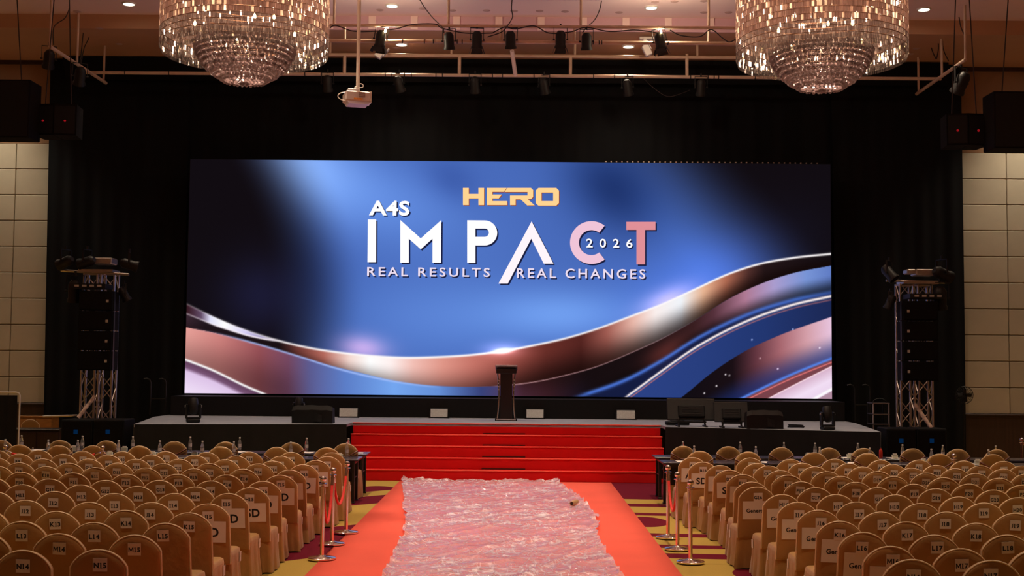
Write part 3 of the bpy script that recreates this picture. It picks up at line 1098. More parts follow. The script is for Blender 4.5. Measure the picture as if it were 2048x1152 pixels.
def word_mb(word, height):
    """heavy lettering set glyph by glyph; I and 1 get slab feet"""
    mb, x = MB(), 0.0
    for ch in word:
        co, polys, ar = TEXT[(ch, 0.036, 1.0)]
        w = {'I': 0.46, '1': 0.52}.get(ch, ar * 1.08)
        sx = (w / ar) if ch not in 'I1' else 1.0
        mb.add([((x + w / 2 + c[0] * sx + (-0.03 if ch == '1' else 0)) * height, 0, c[1] * height) for c in co], polys)
        if ch == '1':
            mb.add([((x + w / 2 + a) * height, -0.0001, b * height) for a, b in ((-0.24, 0.30), (-0.05, 0.38), (-0.05, 0.5), (-0.24, 0.40))], [(0, 1, 2, 3)])
        bars = [(-0.5, -0.37)] + ([(0.37, 0.5)] if ch == 'I' else [])
        if ch in 'I1':
            for z0, z1 in bars:
                mb.add([(x * height, -0.0002, z0 * height), ((x + w) * height, -0.0002, z0 * height), ((x + w) * height, -0.0002, z1 * height), (x * height, -0.0002, z1 * height)], [(0, 1, 2, 3)])
        x += w + 0.13
    x -= 0.13
    mb.v = [(a - x * height / 2, b, c) for a, b, c in mb.v]
    return mb, x * height
APEX_Y = lean(CH_TOP) - 0.03
LEANROT = math.atan(0.11)


def chair_yaw(rr, aisle):
    return rr.uniform(-0.05, 0.05) + aisle


mv = [[(0.0, -0.5), (0.0, 0.5), (0.20, 0.5), (0.475, -0.05), (0.75, 0.5), (0.95, 0.5), (0.95, -0.5), (0.78, -0.5), (0.78, 0.17), (0.53, -0.33), (0.42, -0.33), (0.17, 0.17), (0.17, -0.5)]]
v_, f_ = flat_loops(mv)
TEXT[('M', 0.036, 1.0)] = (np.array([(a - 0.475, c, 0.0) for a, _, c in v_]), f_, 0.95)
ROW_Y = {}
for nm, (px, py) in SEAT_SPOTS.items():
    ROW_Y.setdefault((nm[0], int(nm[1:]) < 16), []).append(at(px, py, z=CH_TOP).y)
ROW_Y = {k: sorted(v)[len(v) // 2] for k, v in ROW_Y.items()}
for idx, (nm, (px, py)) in enumerate(sorted(SEAT_SPOTS.items(), key=lambda q: (q[0][0], int(q[0][1:])))):
    rr = random.Random(nm)
    p = at(px, py, z=CH_TOP)
    num = int(nm[1:])
    ry = ROW_Y[(nm[0], num < 16)]
    p = at(px, py, Y=min(max(p.y, ry - 0.09), ry + 0.09))
    extra = ''
    if nm in SIGNS:
        extra = ' and a larger paper sign'
    t = thing('banquet_chair', 'gold cloth covered chair with seat card %s%s on its back' % (nm, extra), 'chair', (p.x, p.y - APEX_Y, 0), (0, 0, chair_yaw(rr, 0)),
              'covered chairs %s of the aisle' % ('left' if num < 16 else 'right'))
    bk = link('backrest_cover', BACKS[idx % 3], t)
    link('piping', PIPING, bk)
    link('seat_cover', SEATS[(idx * 7) % 4], t)
    # numbered card pinned under the arch
    tilt = rr.uniform(-0.05, 0.05)
    cx, cz = rr.uniform(-0.02, 0.02), CH_TOP - 0.10 - rr.uniform(0, 0.03)
    c = link('seat_card', CARD, t, (cx, lean(cz) - 0.0635, cz), (LEANROT, tilt, 0))
    wmb, ww = word_mb(nm, 0.042)
    if ww > 0.096:
        wmb.v = [(a * 0.096 / ww, b, c) for a, b, c in wmb.v]
    wmb.build('seat_number', M_INK, c, loc=(0, -0.0016, -0.004))
    if nm in SIGNS:
        w = SIGNS[nm]
        sz = cz - 0.155
        sx = 0.03 if num == 15 else -0.02
        g = link('row_sign', SHEET, t, (sx, lean(sz) - 0.0625, sz), (LEANROT, rr.uniform(-0.04, 0.04), 0))
        if w == 'General':
            text_mb(w, 0.03, 1.05, None, 0.048).build('lettering', M_INK, g, loc=(0, -0.0016, -0.005))
        else:
            text_mb(w, 0.03, 1.05, None, 0.098).build('lettering', M_INK, g, loc=(0, -0.0016, -0.005))
    if num in (15, 16):
        sd = 1 if num == 15 else -1
        link('side_slip', SLIP, t, (sd * 0.226, 0.38, 0.36 + rr.uniform(-0.02, 0.02)), (rr.uniform(-0.1, 0.1), 0, 0))

# chairs with gathered covers at the two rows of black tables
VIP = {('left', 'front'): [(Z2, 1010, 195), (Z2, 645, 190), (Z2, 225, 185), (Z1, 1035, 193), (Z1, 690, 192), (Z1, 437, 190), (Z1, 145, 185)],
       ('left', 'rear'): [(Z2, 1150, 178), (Z2, 755, 163), (Z2, 265, 160), (Z1, 1290, 158), (Z1, 790, 153), (Z1, 445, 152), (Z1, 10, 152)],
       ('right', 'front'): [(Z3, 445, 230), (Z3, 795, 237), (Z3, 1285, 243), (Z4, 320, 260), (Z4, 855, 267), (Z4, 1245, 265)],
       ('right', 'rear'): [(Z3, 315, 192), (Z3, 655, 198), (Z3, 1040, 205), (Z3, 1390, 210), (Z4, 290, 222), (Z4, 655, 222), (Z4, 985, 233), (Z4, 1275, 235)]}
ORD = ['nearest to', 'second from', 'third from', 'fourth from', 'fifth from', 'sixth from', 'seventh from', 'eighth from', 'ninth from', 'tenth from', 'eleventh from', 'twelfth from']
def sash_mesh(levels, name, m, r):
    mb = MB()
    for s in (-1, 1):
        for dz, sag in levels:
            pts = []
            for k in range(11):
                u = k / 10
                z = 0.842 + dz - sag * math.sin(u * PI / 2) ** 1.3
                x = s * (CH_W / 2 + 0.006) * (1 - u)
                pts.append((x, lean(z) - 0.052 - 0.034 * math.sin(min(1.0, u * 3) * PI / 2), z))
            mb.tube(pts, r, 6)
    return mb.mesh(name, m, True)


SASH = sash_mesh(((0.0, 0.10), (-0.062, 0.075)), 'sash', M_SASH, 0.015)
SASH2 = sash_mesh(((-0.032, 0.085), (-0.09, 0.06)), 'sash_fold', M_FABRIC_VIP, 0.014)
VIP_N = 0
for (side, row), lst in VIP.items():
    for k, (off, x, y) in enumerate(lst):
        p = at(off + x / 3.6925, 840 + y / 3.6925, z=CH_TOP)
        ry = 20.5 if row == 'front' else 21.72
        p = at(off + x / 3.6925, 840 + y / 3.6925, Y=min(max(p.y, ry - 0.07), ry + 0.07))
        rr = random.Random(VIP_N)
        t = thing('table_chair', 'gathered gold chair at the %s black table row, %s the aisle, %s block' % (row, ORD[k], side), 'chair', (p.x, p.y - APEX_Y, 0), (0, 0, rr.uniform(-0.08, 0.08)),
                  'gathered chairs at the black tables')
        bk = link('backrest_cover', VIP_BACKS[VIP_N % 3], t)
        link('piping', PIPING, bk)
        link('seat_cover', VIP_SEATS[VIP_N % 2], t)
        sh = link('sash', SASH, t)
        link('sash_fold', SASH2, sh)
        VIP_N += 1

# ------------------------------------------------------------------ black tables in two rows
TAB_Z, TAB_D, TAB_W = 0.75, 0.60, 1.80


def make_table(label, x, y, group):
    t = thing('banquet_table', label, 'table', (x, y, 0), group=group)
    MB().bbox((0, 0, TAB_Z - 0.015), (TAB_W - 0.01, TAB_D, 0.03), 0.004).build('tabletop', M_TABLE, t)
    MB().box((0, 0, TAB_Z - 0.06), (TAB_W - 0.16, TAB_D - 0.12, 0.06)).build('apron', M_TABLEDARK, t)
    MB().box((0, TAB_D / 2 - 0.07, TAB_Z - 0.26), (TAB_W - 0.2, 0.012, 0.34)).build('modesty_panel', M_TABLEDARK, t)
    for sx in (-1, 1):
        for sy in (-1, 1):
            lx, ly = sx * (TAB_W / 2 - 0.10), sy * (TAB_D / 2 - 0.08)
            MB().bbox((lx, ly, TAB_Z / 2 - 0.02), (0.05, 0.05, TAB_Z - 0.04), 0.008).bbox((lx, ly, 0.012), (0.07, 0.07, 0.024), 0.006).build('leg', M_TABLEDARK, t)
        mb = MB()
        mb.cyl((sx * (TAB_W / 2 - 0.1), 0, 0.42), (sx * (TAB_W / 2 - 0.32), 0, TAB_Z - 0.06), 0.012, n=8)
        mb.cyl((sx * (TAB_W / 2 - 0.1), -TAB_D / 2 + 0.08, 0.42), (sx * (TAB_W / 2 - 0.1), TAB_D / 2 - 0.08, 0.42), 0.012, n=8)
        mb.build('brace', M_TABLEDARK, t)
    return t


TABROWS = {}
for side, row, px, py0, py1 in (('left', 'front', 722, 910, 916), ('left', 'rear', 738, 900, 906), ('right', 'front', 1320.5, 916.5, 922), ('right', 'rear', 1306, 906, 911.5)):
    e = at(px, py0, z=TAB_Z)
    y = (21.32 if row == 'front' else 22.48) if side == 'left' else (21.25 if row == 'front' else 22.42)
    x = at(px, (py0 + py1) / 2, Y=y).x
    TABROWS[(side, row)] = (x, y)
    s = -1 if side == 'left' else 1
    for k in range(5):
        make_table('black banquet table of the %s row, %s the red steps, %s block' % (row, ORD[k], side), x + s * (k + 0.5) * TAB_W, y, 'black tables before the stage')

# ------------------------------------------------------------------ bottles, glasses and notes on the tables
M_WATER = bpy.data.materials.new('clear_plastic')
M_WATER.use_nodes = True
nt = M_WATER.node_tree
b = nt.nodes['Principled BSDF']
b.inputs['Base Color'].default_value = (0.92, 0.90, 0.88, 1)
b.inputs['Roughness'].default_value = 0.12
b.inputs['Transmission Weight'].default_value = 0.85
b.inputs['IOR'].default_value = 1.2
M_CAP = mat('white_cap', (0.75, 0.72, 0.68), 0.4)
M_LABEL = mat('bottle_label', (0.55, 0.50, 0.50), 0.5, noise=0.5, nscale=40)
B_BODY = MB().lathe([(0.028, 0.0), (0.032, 0.006), (0.032, 0.05), (0.029, 0.056), (0.032, 0.062), (0.032, 0.10), (0.029, 0.106), (0.032, 0.112), (0.032, 0.145), (0.028, 0.17), (0.019, 0.20), (0.0135, 0.222), (0.0135, 0.232)], 16).mesh('body', M_WATER, True)
B_CAP = MB().lathe([(0.0155, 0.228), (0.0160, 0.231), (0.0160, 0.250), (0.014, 0.253), (0.0, 0.253)], 14).mesh('cap', M_CAP, True)
B_LAB = MB().lathe([(0.0327, 0.072), (0.0327, 0.128)], 16, None, False).mesh('label', M_LABEL, True)
BOT = {('left', 'rear'): [(Z2, 1172, 120), (Z2, 862, 118), (Z2, 368, 118), (Z2, 3, 118), (Z1, 982, 112), (Z1, 610, 112), (Z1, 160, 112)],
       ('left', 'front'): [(Z2, 1160, 150), (Z2, 745, 150), (Z2, 325, 145), (Z2, 93, 145), (Z1, 1182, 142), (Z1, 876, 138), (Z1, 576, 142), (Z1, 357, 140), (Z1, 40, 140)],
       ('right', 'rear'): [(Z3, 317, 145), (Z3, 740, 155), (Z3, 1063, 160), (Z3, 1293, 168), (Z4, 250, 170), (Z4, 580, 180), (Z4, 878, 185), (Z4, 1268, 190)],
       ('right', 'front'): [(Z3, 400, 180), (Z3, 855, 185), (Z3, 1327, 198), (Z4, 338, 205), (Z4, 793, 212), (Z4, 1215, 218)]}
for (side, row), lst in BOT.items():
    ty = TABROWS[(side, row)][1]
    for k, (off, x, y) in enumerate(lst):
        p = at(off + x / 3.6925, 840 + y / 3.6925, z=TAB_Z + 0.253)
        p = at(off + x / 3.6925, 840 + y / 3.6925, Y=min(max(p.y, ty - 0.22), ty + 0.22))
        t = thing('water_bottle', 'clear water bottle on the %s table row, %s the aisle, %s block' % (row, ORD[k], side), 'bottle', (p.x, p.y, TAB_Z), group='water bottles on the black tables')
        link('body', B_BODY, t)
        link('cap', B_CAP, t)
        link('label', B_LAB, t)
# white tissue holders and sheets of paper
M_TISSUE = mat('pale_box', (0.72, 0.76, 0.62), 0.7)
TISSUE = [(Z2, 33, 240, 'left', 'front'), (Z2, 1108, 245, 'left', 'front'), (Z1, 545, 205, 'left', 'rear'), (Z1, 920, 203, 'left', 'rear'), (Z1, 810, 238, 'left', 'front'), (Z1, 1130, 238, 'left', 'front'), (Z1, 1437, 238, 'left', 'front'),
          (Z4, 190, 262, 'right', 'rear'), (Z4, 523, 268, 'right', 'rear'), (Z4, 1135, 315, 'right', 'front'), (Z4, 735, 297, 'right', 'front'), (Z3, 1243, 255, 'right', 'rear')]
cnt = {}
for off, x, y, side, row in TISSUE:
    ty = TABROWS[(side, row)][1]
    p = at(off + x / 3.6925, 840 + y / 3.6925, Y=ty - 0.12)
    k = cnt.get((side, row), 0)
    cnt[(side, row)] = k + 1
    t = thing('tissue_holder', 'small pale tissue holder on the %s table row, %s block, number %s counting along it' % (row, side, ('one', 'two', 'three', 'four', 'five', 'six')[k]), 'holder', (p.x, p.y, TAB_Z), group='tissue holders on the tables')
    MB().box((0, 0, 0.035), (0.09, 0.05, 0.07), taper=1.12).build('box', M_TISSUE, t)
    MB().box((0, 0, 0.078), (0.055, 0.02, 0.03), taper=1.3).build('tissue', M_PAPER, t)
NOTES = [(Z2, 370, 224, 'left', 'rear'), (Z2, 870, 228, 'left', 'rear'), (Z2, 1240, 226, 'left', 'rear'), (Z1, 280, 218, 'left', 'rear'), (Z1, 820, 250, 'left', 'front'), (Z1, 1130, 250, 'left', 'front'),
         (Z3, 310, 290, 'right', 'front'), (Z3, 890, 284, 'right', 'front'), (Z4, 170, 282, 'right', 'rear'), (Z4, 510, 286, 'right', 'rear'), (Z4, 215, 318, 'right', 'front'), (Z4, 1130, 332, 'right', 'front')]
cnt = {}
for off, x, y, side, row in NOTES:
    ty = TABROWS[(side, row)][1]
    p = at(off + x / 3.6925, 840 + y / 3.6925, Y=ty)
    k = cnt.get((side, row), 0)
    cnt[(side, row)] = k + 1
    rr = random.Random(x)
    mb = MB()
    mb.grid(5, 5, lambda i, j: (-0.105 + 0.21 * i / 4, -0.148 + 0.296 * j / 4, 0.002 + 0.004 * abs(math.sin(i * 0.8 + j * 0.5))))
    o = mb.build('note_sheet', M_PAPER, None, True, loc=(p.x, ty - 0.05, TAB_Z), rot=(0, 0, rr.uniform(-0.3, 0.3)))
    tag(o, 'sheet of white paper lying on the %s table row, %s block, number %s along it' % (row, side, ('one', 'two', 'three', 'four', 'five', 'six')[k]), 'paper', 'papers on the tables')

# ------------------------------------------------------------------ stanchions and velvet ropes
ST_BASE = MB().lathe([(0.0, 0.0), (0.165, 0.0), (0.17, 0.006), (0.17, 0.018), (0.16, 0.026), (0.05, 0.036), (0.035, 0.05), (0.0, 0.05)], 36).mesh('base', M_CHROME, True)
ST_POLE = MB().lathe([(0.025, 0.045), (0.025, 0.86), (0.028, 0.862), (0.028, 0.88), (0.018, 0.885), (0.018, 0.90)], 18).mesh('pole', M_CHROME, True)
ST_HEAD = MB().lathe([(0.018, 0.895), (0.047, 0.90), (0.05, 0.905), (0.047, 0.911), (0.02, 0.915), (0.02, 0.93)], 20).mesh('collar', M_CHROME, True)
prof = [(0.0, 0.925)] + [(0.04 * math.sin(PI * k / 12), 0.965 - 0.04 * math.cos(PI * k / 12)) for k in range(1, 12)] + [(0.0, 1.005)]
ST_BALL = MB().lathe(prof, 20).mesh('ball_finial', M_CHROME, True)


def stanchion(p, label):
    t = thing('rope_stanchion', label, 'stanchion', (p.x, p.y, 0.014), group='polished rope stanchions')
    link('base', ST_BASE, t)
    link('pole', ST_POLE, t)
    link('collar', ST_HEAD, t)
    link('ball_finial', ST_BALL, t)
    return t


def rope(a, b, sag, label):
    a = Vector((a.x, a.y, 0.90))
    b = Vector((b.x, b.y, 0.90))
    d = (b - a).normalized() * 0.05
    a, b = a + d, b - d
    pts = []
    for k in range(25):
        u = k / 24
        q = a.lerp(b, u)
        q.z -= sag * (1 - (2 * u - 1) ** 2) ** 0.85
        pts.append(q)
    t = thing('velvet_rope', label, 'rope', (0, 0, 0), group='red velvet ropes')
    MB().tube(pts[1:-1], 0.018, 10).build('cord', M_ROPE, t, True)
    for e, f in ((0, 1), (24, 23)):
        MB().cyl(pts[e] - (pts[f] - pts[e]) * 0.2, pts[f], 0.02, n=10).build('hook', M_CHROME, t, True)


LB = [at(692, 1068, z=0), at(663.5, 1091, z=0), at(643.5, 1120.5, z=0)]
RB = [at(1336, 1077.5, z=0), at(1355, 1101, z=0), at(1381, 1127.5, z=0)]
for side, L in (('left', LB), ('right', RB)):
    for k, p in enumerate(L):
        stanchion(p, 'polished steel rope stanchion on the %s edge of the red carpet, %s the steps' % (side, ORD[k]))
rope(LB[0], LB[1], 0.42, 'red velvet rope hanging nearest the steps on the left carpet edge')
rope(LB[1], LB[2], 0.52, 'red velvet rope hanging between the two nearer left stanchions')
rope(RB[0], RB[1], 0.45, 'red velvet rope hanging between two stanchions right of the carpet')
FL = [at(11, 877 + 2, z=1.0), at(205, 888, z=1.0)]
FR = [at(1908.5, 917, z=1.0), at(2043, 866, z=1.0)]
FL = [Vector((p.x, p.y, 0)) for p in FL]
FR = [Vector((p.x, p.y, 0)) for p in FR]
FL[0].y = FL[1].y = 20.0
FL[0].x, FL[1].x = at(11, 880, Y=20.0).x, at(205, 888, Y=20.0).x
stanchion(FL[0], 'steel stanchion by the picture edge at the front table, left block')
stanchion(FL[1], 'steel stanchion behind card A9 among the left table chairs')
rope(FL[0], FL[1], 0.12, 'red velvet rope slung across the left table chairs')
FR[0].y = 20.0
FR[0].x = at(1908.5, 917, Y=20.0).x
stanchion(FR[0], 'steel stanchion among the right table chairs')
FR[1].y = 24.6
FR[1].x = at(2043, 868, Y=24.6).x
stanchion(FR[1], 'steel stanchion with red rope before the dark wainscot at the right')
rope(FR[1], Vector((FR[1].x + 1.6, FR[1].y + 0.1, 0)), 0.5, 'red velvet rope leaving the picture at the right wall')

# ------------------------------------------------------------------ clear plastic sheet on the red carpet
EDGE = [(520, 262, 1325, 262), (522, 290, 1340, 290), (530, 330, 1425, 345), (530, 400, 1480, 400), (540, 470, 1530, 460), (522, 550, 1524, 560), (472, 660, 1572, 640), (425, 748, 1655, 748)]
rowsL, rowsR = [], []
for ax, ay, bx, by in EDGE:
    rowsL.append(at(600 + ax / 2.56, 860 + ay / 2.56, z=0.02))
    rowsR.append(at(600 + bx / 2.56, 860 + by / 2.56, z=0.02))
rowsL.append(Vector((rowsL[-1].x - 0.1, 10.6, 0.02)))
rowsR.append(Vector((rowsR[-1].x + 0.1, 10.6, 0.02)))
LY, LX = [p.y for p in rowsL][::-1], [p.x for p in rowsL][::-1]
RY, RX = [p.y for p in rowsR][::-1], [p.x for p in rowsR][::-1]
NU, NV = 190, 330
Y0, Y1 = 10.6, (rowsL[0].y + rowsR[0].y) / 2


def film(i, j):
    v = j / (NV - 1)
    y = Y0 + (Y1 - Y0) * v
    u = i / (NU - 1)
    xl, xr = np.interp(y, LY, LX), np.interp(y, RY, RX)
    ed = min(u, 1 - u) * (xr - xl)
    ef = (1 - v) * (Y1 - Y0) if v > 0.5 else 9
    x = xl + (xr - xl) * u
    wob = mnoise.noise(Vector((x * 0.0 + y * 2.3, u * 2, 5.0)))
    x += 0.07 * wob * (abs(u - 0.5) * 2) ** 4
    yy = y + 0.09 * mnoise.noise(Vector((x * 1.8, 3.0, 1.0))) * (v ** 8)
    a, b = x * 0.55 + y * 0.83, x * 0.83 - y * 0.55
    n1 = 1 - abs(mnoise.noise(Vector((a * 0.8, b * 2.6, 0.3))) * 2)
    a2, b2 = x * 0.9 - y * 0.43, x * 0.43 + y * 0.9
    n2 = 1 - abs(mnoise.noise(Vector((a2 * 4.0, b2 * 1.6, 4.1))) * 2)
    n3 = mnoise.noise(Vector((x * 7, y * 5, 8.8)))
    n4 = 1 - abs(mnoise.noise(Vector((x * 9.0, y * 6, 2.2))) * 2)
    z = 0.020 + 0.024 * max(n1, 0) ** 4 + 0.016 * max(n2, 0) ** 4 + 0.002 * n3 + 0.004 * max(n4, 0) ** 4
    e = math.exp(-ed / 0.10) + 0.9 * math.exp(-ef / 0.10)
    z += e * (0.035 + 0.05 * mnoise.noise(Vector((x * 5, y * 4, 1.7))) + 0.02 * mnoise.noise(Vector((x * 16, y * 14, 1.7))))
    return (x, yy, max(z, 0.012))


M_FILM = bpy.data.materials.new('clear_film')
M_FILM.use_nodes = True
nt = M_FILM.node_tree
nt.nodes.clear()
out = nt.nodes.new('ShaderNodeOutputMaterial')
tr = nt.nodes.new('ShaderNodeBsdfTransparent')
tr.inputs[0].default_value = (0.97, 0.94, 0.95, 1)
gl = nt.nodes.new('ShaderNodeBsdfGlossy')
gl.inputs['Color'].default_value = (0.95, 0.95, 0.97, 1)
gl.inputs['Roughness'].default_value = 0.10
tcf = nt.nodes.new('ShaderNodeTexCoord')
mpf = nt.nodes.new('ShaderNodeMapping')
mpf.inputs['Rotation'].default_value = (0, 0, 0.6)
mpf.inputs['Scale'].default_value = (1.2, 5.0, 1.0)
nt.links.new(tcf.outputs['Object'], mpf.inputs['Vector'])
nsf = nt.nodes.new('ShaderNodeTexNoise')
nsf.inputs['Scale'].default_value = 1.6
nsf.inputs['Detail'].default_value = 5
nsf.inputs['Distortion'].default_value = 1.6
nt.links.new(mpf.outputs['Vector'], nsf.inputs['Vector'])
bpf = nt.nodes.new('ShaderNodeBump')
bpf.inputs['Strength'].default_value = 0.6
bpf.inputs['Distance'].default_value = 0.05
nt.links.new(nsf.outputs['Fac'], bpf.inputs['Height'])
nt.links.new(bpf.outputs['Normal'], gl.inputs['Normal'])
df = nt.nodes.new('ShaderNodeBsdfDiffuse')
df.inputs['Color'].default_value = (0.97, 0.84, 0.92, 1)
lw = nt.nodes.new('ShaderNodeFresnel')
lw.inputs['IOR'].default_value = 1.55
X.nt = nt


def crease(rot, scale, nscale, dist, width):
    mp = nt.nodes.new('ShaderNodeMapping')
    mp.inputs['Rotation'].default_value = (0, 0, rot)
    mp.inputs['Scale'].default_value = scale
    nt.links.new(tcf.outputs['Object'], mp.inputs['Vector'])
    ns = nt.nodes.new('ShaderNodeTexNoise')
    ns.inputs['Scale'].default_value = nscale
    ns.inputs['Detail'].default_value = 3
    ns.inputs['Distortion'].default_value = dist
    nt.links.new(mp.outputs['Vector'], ns.inputs['Vector'])
    d = X.op('ABSOLUTE', X(ns.outputs['Fac']) - 0.5)
    return X.op('MAXIMUM', X.op('SUBTRACT', 1.0, d / width), 0.0)


patch = nt.nodes.new('ShaderNodeTexNoise')
patch.inputs['Scale'].default_value = 1.1
nt.links.new(tcf.outputs['Object'], patch.inputs['Vector'])
pf = X.op('MAXIMUM', (X(patch.outputs['Fac']) - 0.36) * 4.0, 0.0)
pf = X.op('MINIMUM', pf, 1.0)
c1 = crease(0.7, (1.0, 3.2, 1), 1.5, 0.8, 0.030)
c2 = crease(-0.5, (3.6, 1.0, 1), 1.3, 0.6, 0.022)
c3 = crease(0.2, (1.4, 1.0, 1), 5.0, 1.2, 0.035)
cw = X.op('MINIMUM', (c1 * 0.65 + c2 * 0.55 + c3 * 0.4) * (pf * 0.85 + 0.15), 0.8)
mfac = cw + 0.33
mx = nt.nodes.new('ShaderNodeMixShader')
nt.links.new(X.op('MINIMUM', mfac, 0.95).s, mx.inputs[0])
hgt = X(nsf.outputs['Fac']) + (c1 + c2 + c3) * 0.12
nt.links.new(hgt.s, bpf.inputs['Height'])
nt.links.new(tr.outputs[0], mx.inputs[1])
nt.links.new(df.outputs[0], mx.inputs[2])
mx2 = nt.nodes.new('ShaderNodeMixShader')
nt.links.new(lw.outputs[0], mx2.inputs[0])
nt.links.new(mx.outputs[0], mx2.inputs[1])
nt.links.new(gl.outputs[0], mx2.inputs[2])
nt.links.new(mx2.outputs[0], out.inputs[0])
mb = MB()
mb.grid(NU, NV, film)
o = mb.build('plastic_sheet', M_FILM, None, True, 3.1)
tag(o, 'crumpled clear plastic sheet spread over the red carpet', 'plastic sheet')
M_CARD = mat('cardboard', (0.50, 0.30, 0.14), 0.8, noise=0.15, nscale=20)
pa, pb = at(1143.5, 1007, z=0.075), at(1162, 999, z=0.075)
t = thing('cardboard_tube', 'short brown cardboard tube lying on the plastic sheet', 'tube', tuple(pa))
d = pb - pa
d.z = 0
d = d.normalized() * 0.34
MB().tube([d * (k / 6) + Vector((0, 0, 0.004 * math.sin(k))) for k in range(7)], 0.036, 18).build('tube_wall', M_CARD, t, True)
MB().cyl(-d * 0.012, d * 0.01, 0.027, n=18).build('bore_shade', mat('tube_bore_shade', (0.03, 0.01, 0.008), 0.9), t)  # dark disc on the closed end, shade of the bore put into colour

# ------------------------------------------------------------------ crystal chandeliers
M_CRYSTAL = bpy.data.materials.new('cut_crystal')
M_CRYSTAL.use_nodes = True
nt = M_CRYSTAL.node_tree
nt.nodes.clear()
out = nt.nodes.new('ShaderNodeOutputMaterial')
geo = nt.nodes.new('ShaderNodeNewGeometry')
cr = nt.nodes.new('ShaderNodeValToRGB')
cr.color_ramp.elements[0].color = (0.050, 0.026, 0.020, 1)
cr.color_ramp.elements[0].position = 0.0
cr.color_ramp.elements[1].color = (0.85, 0.72, 0.58, 1)
cr.color_ramp.elements[1].position = 1.0
e = cr.color_ramp.elements.new(0.68)
e.color = (0.085, 0.046, 0.036, 1)
e = cr.color_ramp.elements.new(0.80)
e.color = (0.20, 0.12, 0.085, 1)
e = cr.color_ramp.elements.new(0.90)
e.color = (0.55, 0.42, 0.30, 1)
nt.links.new(geo.outputs['Random Per Island'], cr.inputs[0])  # bulb sparkle put into the tint: a random few bars are bright
tl = nt.nodes.new('ShaderNodeBsdfTranslucent')
nt.links.new(cr.outputs[0], tl.inputs[0])
df = nt.nodes.new('ShaderNodeBsdfDiffuse')
df.inputs[0].default_value = (0.46, 0.32, 0.28, 1)
gl = nt.nodes.new('ShaderNodeBsdfGlossy')
gl.inputs['Color'].default_value = (0.95, 0.86, 0.78, 1)
gl.inputs['Roughness'].default_value = 0.08
m1 = nt.nodes.new('ShaderNodeMixShader')
m1.inputs[0].default_value = 0.15
nt.links.new(tl.outputs[0], m1.inputs[1])
nt.links.new(df.outputs[0], m1.inputs[2])
m2 = nt.nodes.new('ShaderNodeMixShader')
m2.inputs[0].default_value = 0.20
nt.links.new(m1.outputs[0], m2.inputs[1])
nt.links.new(gl.outputs[0], m2.inputs[2])
nt.links.new(m2.outputs[0], out.inputs[0])
M_CRYSTAL_DIM = M_CRYSTAL.copy()
M_CRYSTAL_DIM.name = 'dim_crystal'  # darker, thinner copy for the lowest tiers, their dimness put into the colour
nt2 = M_CRYSTAL_DIM.node_tree
for nd_ in nt2.nodes:
    if nd_.type == 'VALTORGB':
        for el, c_ in zip(nd_.color_ramp.elements, ((0.02, 0.014, 0.013), (0.03, 0.02, 0.018), (0.05, 0.036, 0.032), (0.09, 0.066, 0.056), (0.2, 0.15, 0.12))):
            el.color = c_ + (1,)
    if nd_.type == 'BSDF_DIFFUSE':
        nd_.inputs[0].default_value = (0.16, 0.13, 0.125, 1)
out2 = [q for q in nt2.nodes if q.type == 'OUTPUT_MATERIAL'][0]
last = out2.inputs[0].links[0].from_socket
tp2 = nt2.nodes.new('ShaderNodeBsdfTransparent')
mx3 = nt2.nodes.new('ShaderNodeMixShader')
mx3.inputs[0].default_value = 0.35
nt2.links.new(last, mx3.inputs[1])
nt2.links.new(tp2.outputs[0], mx3.inputs[2])
nt2.links.new(mx3.outputs[0], out2.inputs[0])
M_BEAD = bpy.data.materials.new('crystal_bead')
M_BEAD.use_nodes = True
nt = M_BEAD.node_tree
nt.nodes.clear()
out = nt.nodes.new('ShaderNodeOutputMaterial')
geo = nt.nodes.new('ShaderNodeNewGeometry')
cr = nt.nodes.new('ShaderNodeValToRGB')
cr.color_ramp.elements[0].color = (0.045, 0.026, 0.024, 1)
cr.color_ramp.elements[1].color = (0.12, 0.074, 0.068, 1)
nt.links.new(geo.outputs['Random Per Island'], cr.inputs[0])
tl = nt.nodes.new('ShaderNodeBsdfTranslucent')
nt.links.new(cr.outputs[0], tl.inputs[0])
df = nt.nodes.new('ShaderNodeBsdfDiffuse')
df.inputs[0].default_value = (0.19, 0.125, 0.118, 1)
gl = nt.nodes.new('ShaderNodeBsdfGlossy')
gl.inputs['Roughness'].default_value = 0.2
gl.inputs['Color'].default_value = (0.5, 0.42, 0.42, 1)
m1 = nt.nodes.new('ShaderNodeMixShader')
m1.inputs[0].default_value = 0.55
nt.links.new(tl.outputs[0], m1.inputs[1])
nt.links.new(df.outputs[0], m1.inputs[2])
m2 = nt.nodes.new('ShaderNodeMixShader')
m2.inputs[0].default_value = 0.10
nt.links.new(m1.outputs[0], m2.inputs[1])
nt.links.new(gl.outputs[0], m2.inputs[2])
tp = nt.nodes.new('ShaderNodeBsdfTransparent')
m3 = nt.nodes.new('ShaderNodeMixShader')
m3.inputs[0].default_value = 0.30
nt.links.new(m2.outputs[0], m3.inputs[1])
nt.links.new(tp.outputs[0], m3.inputs[2])
nt.links.new(m3.outputs[0], out.inputs[0])
M_BRASS = mat('brown_brass', (0.42, 0.24, 0.14), 0.35, metal=0.8, noise=0.1, nscale=8)
M_BULB = emat('bulb_glow', (255, 214, 150), 30.0)


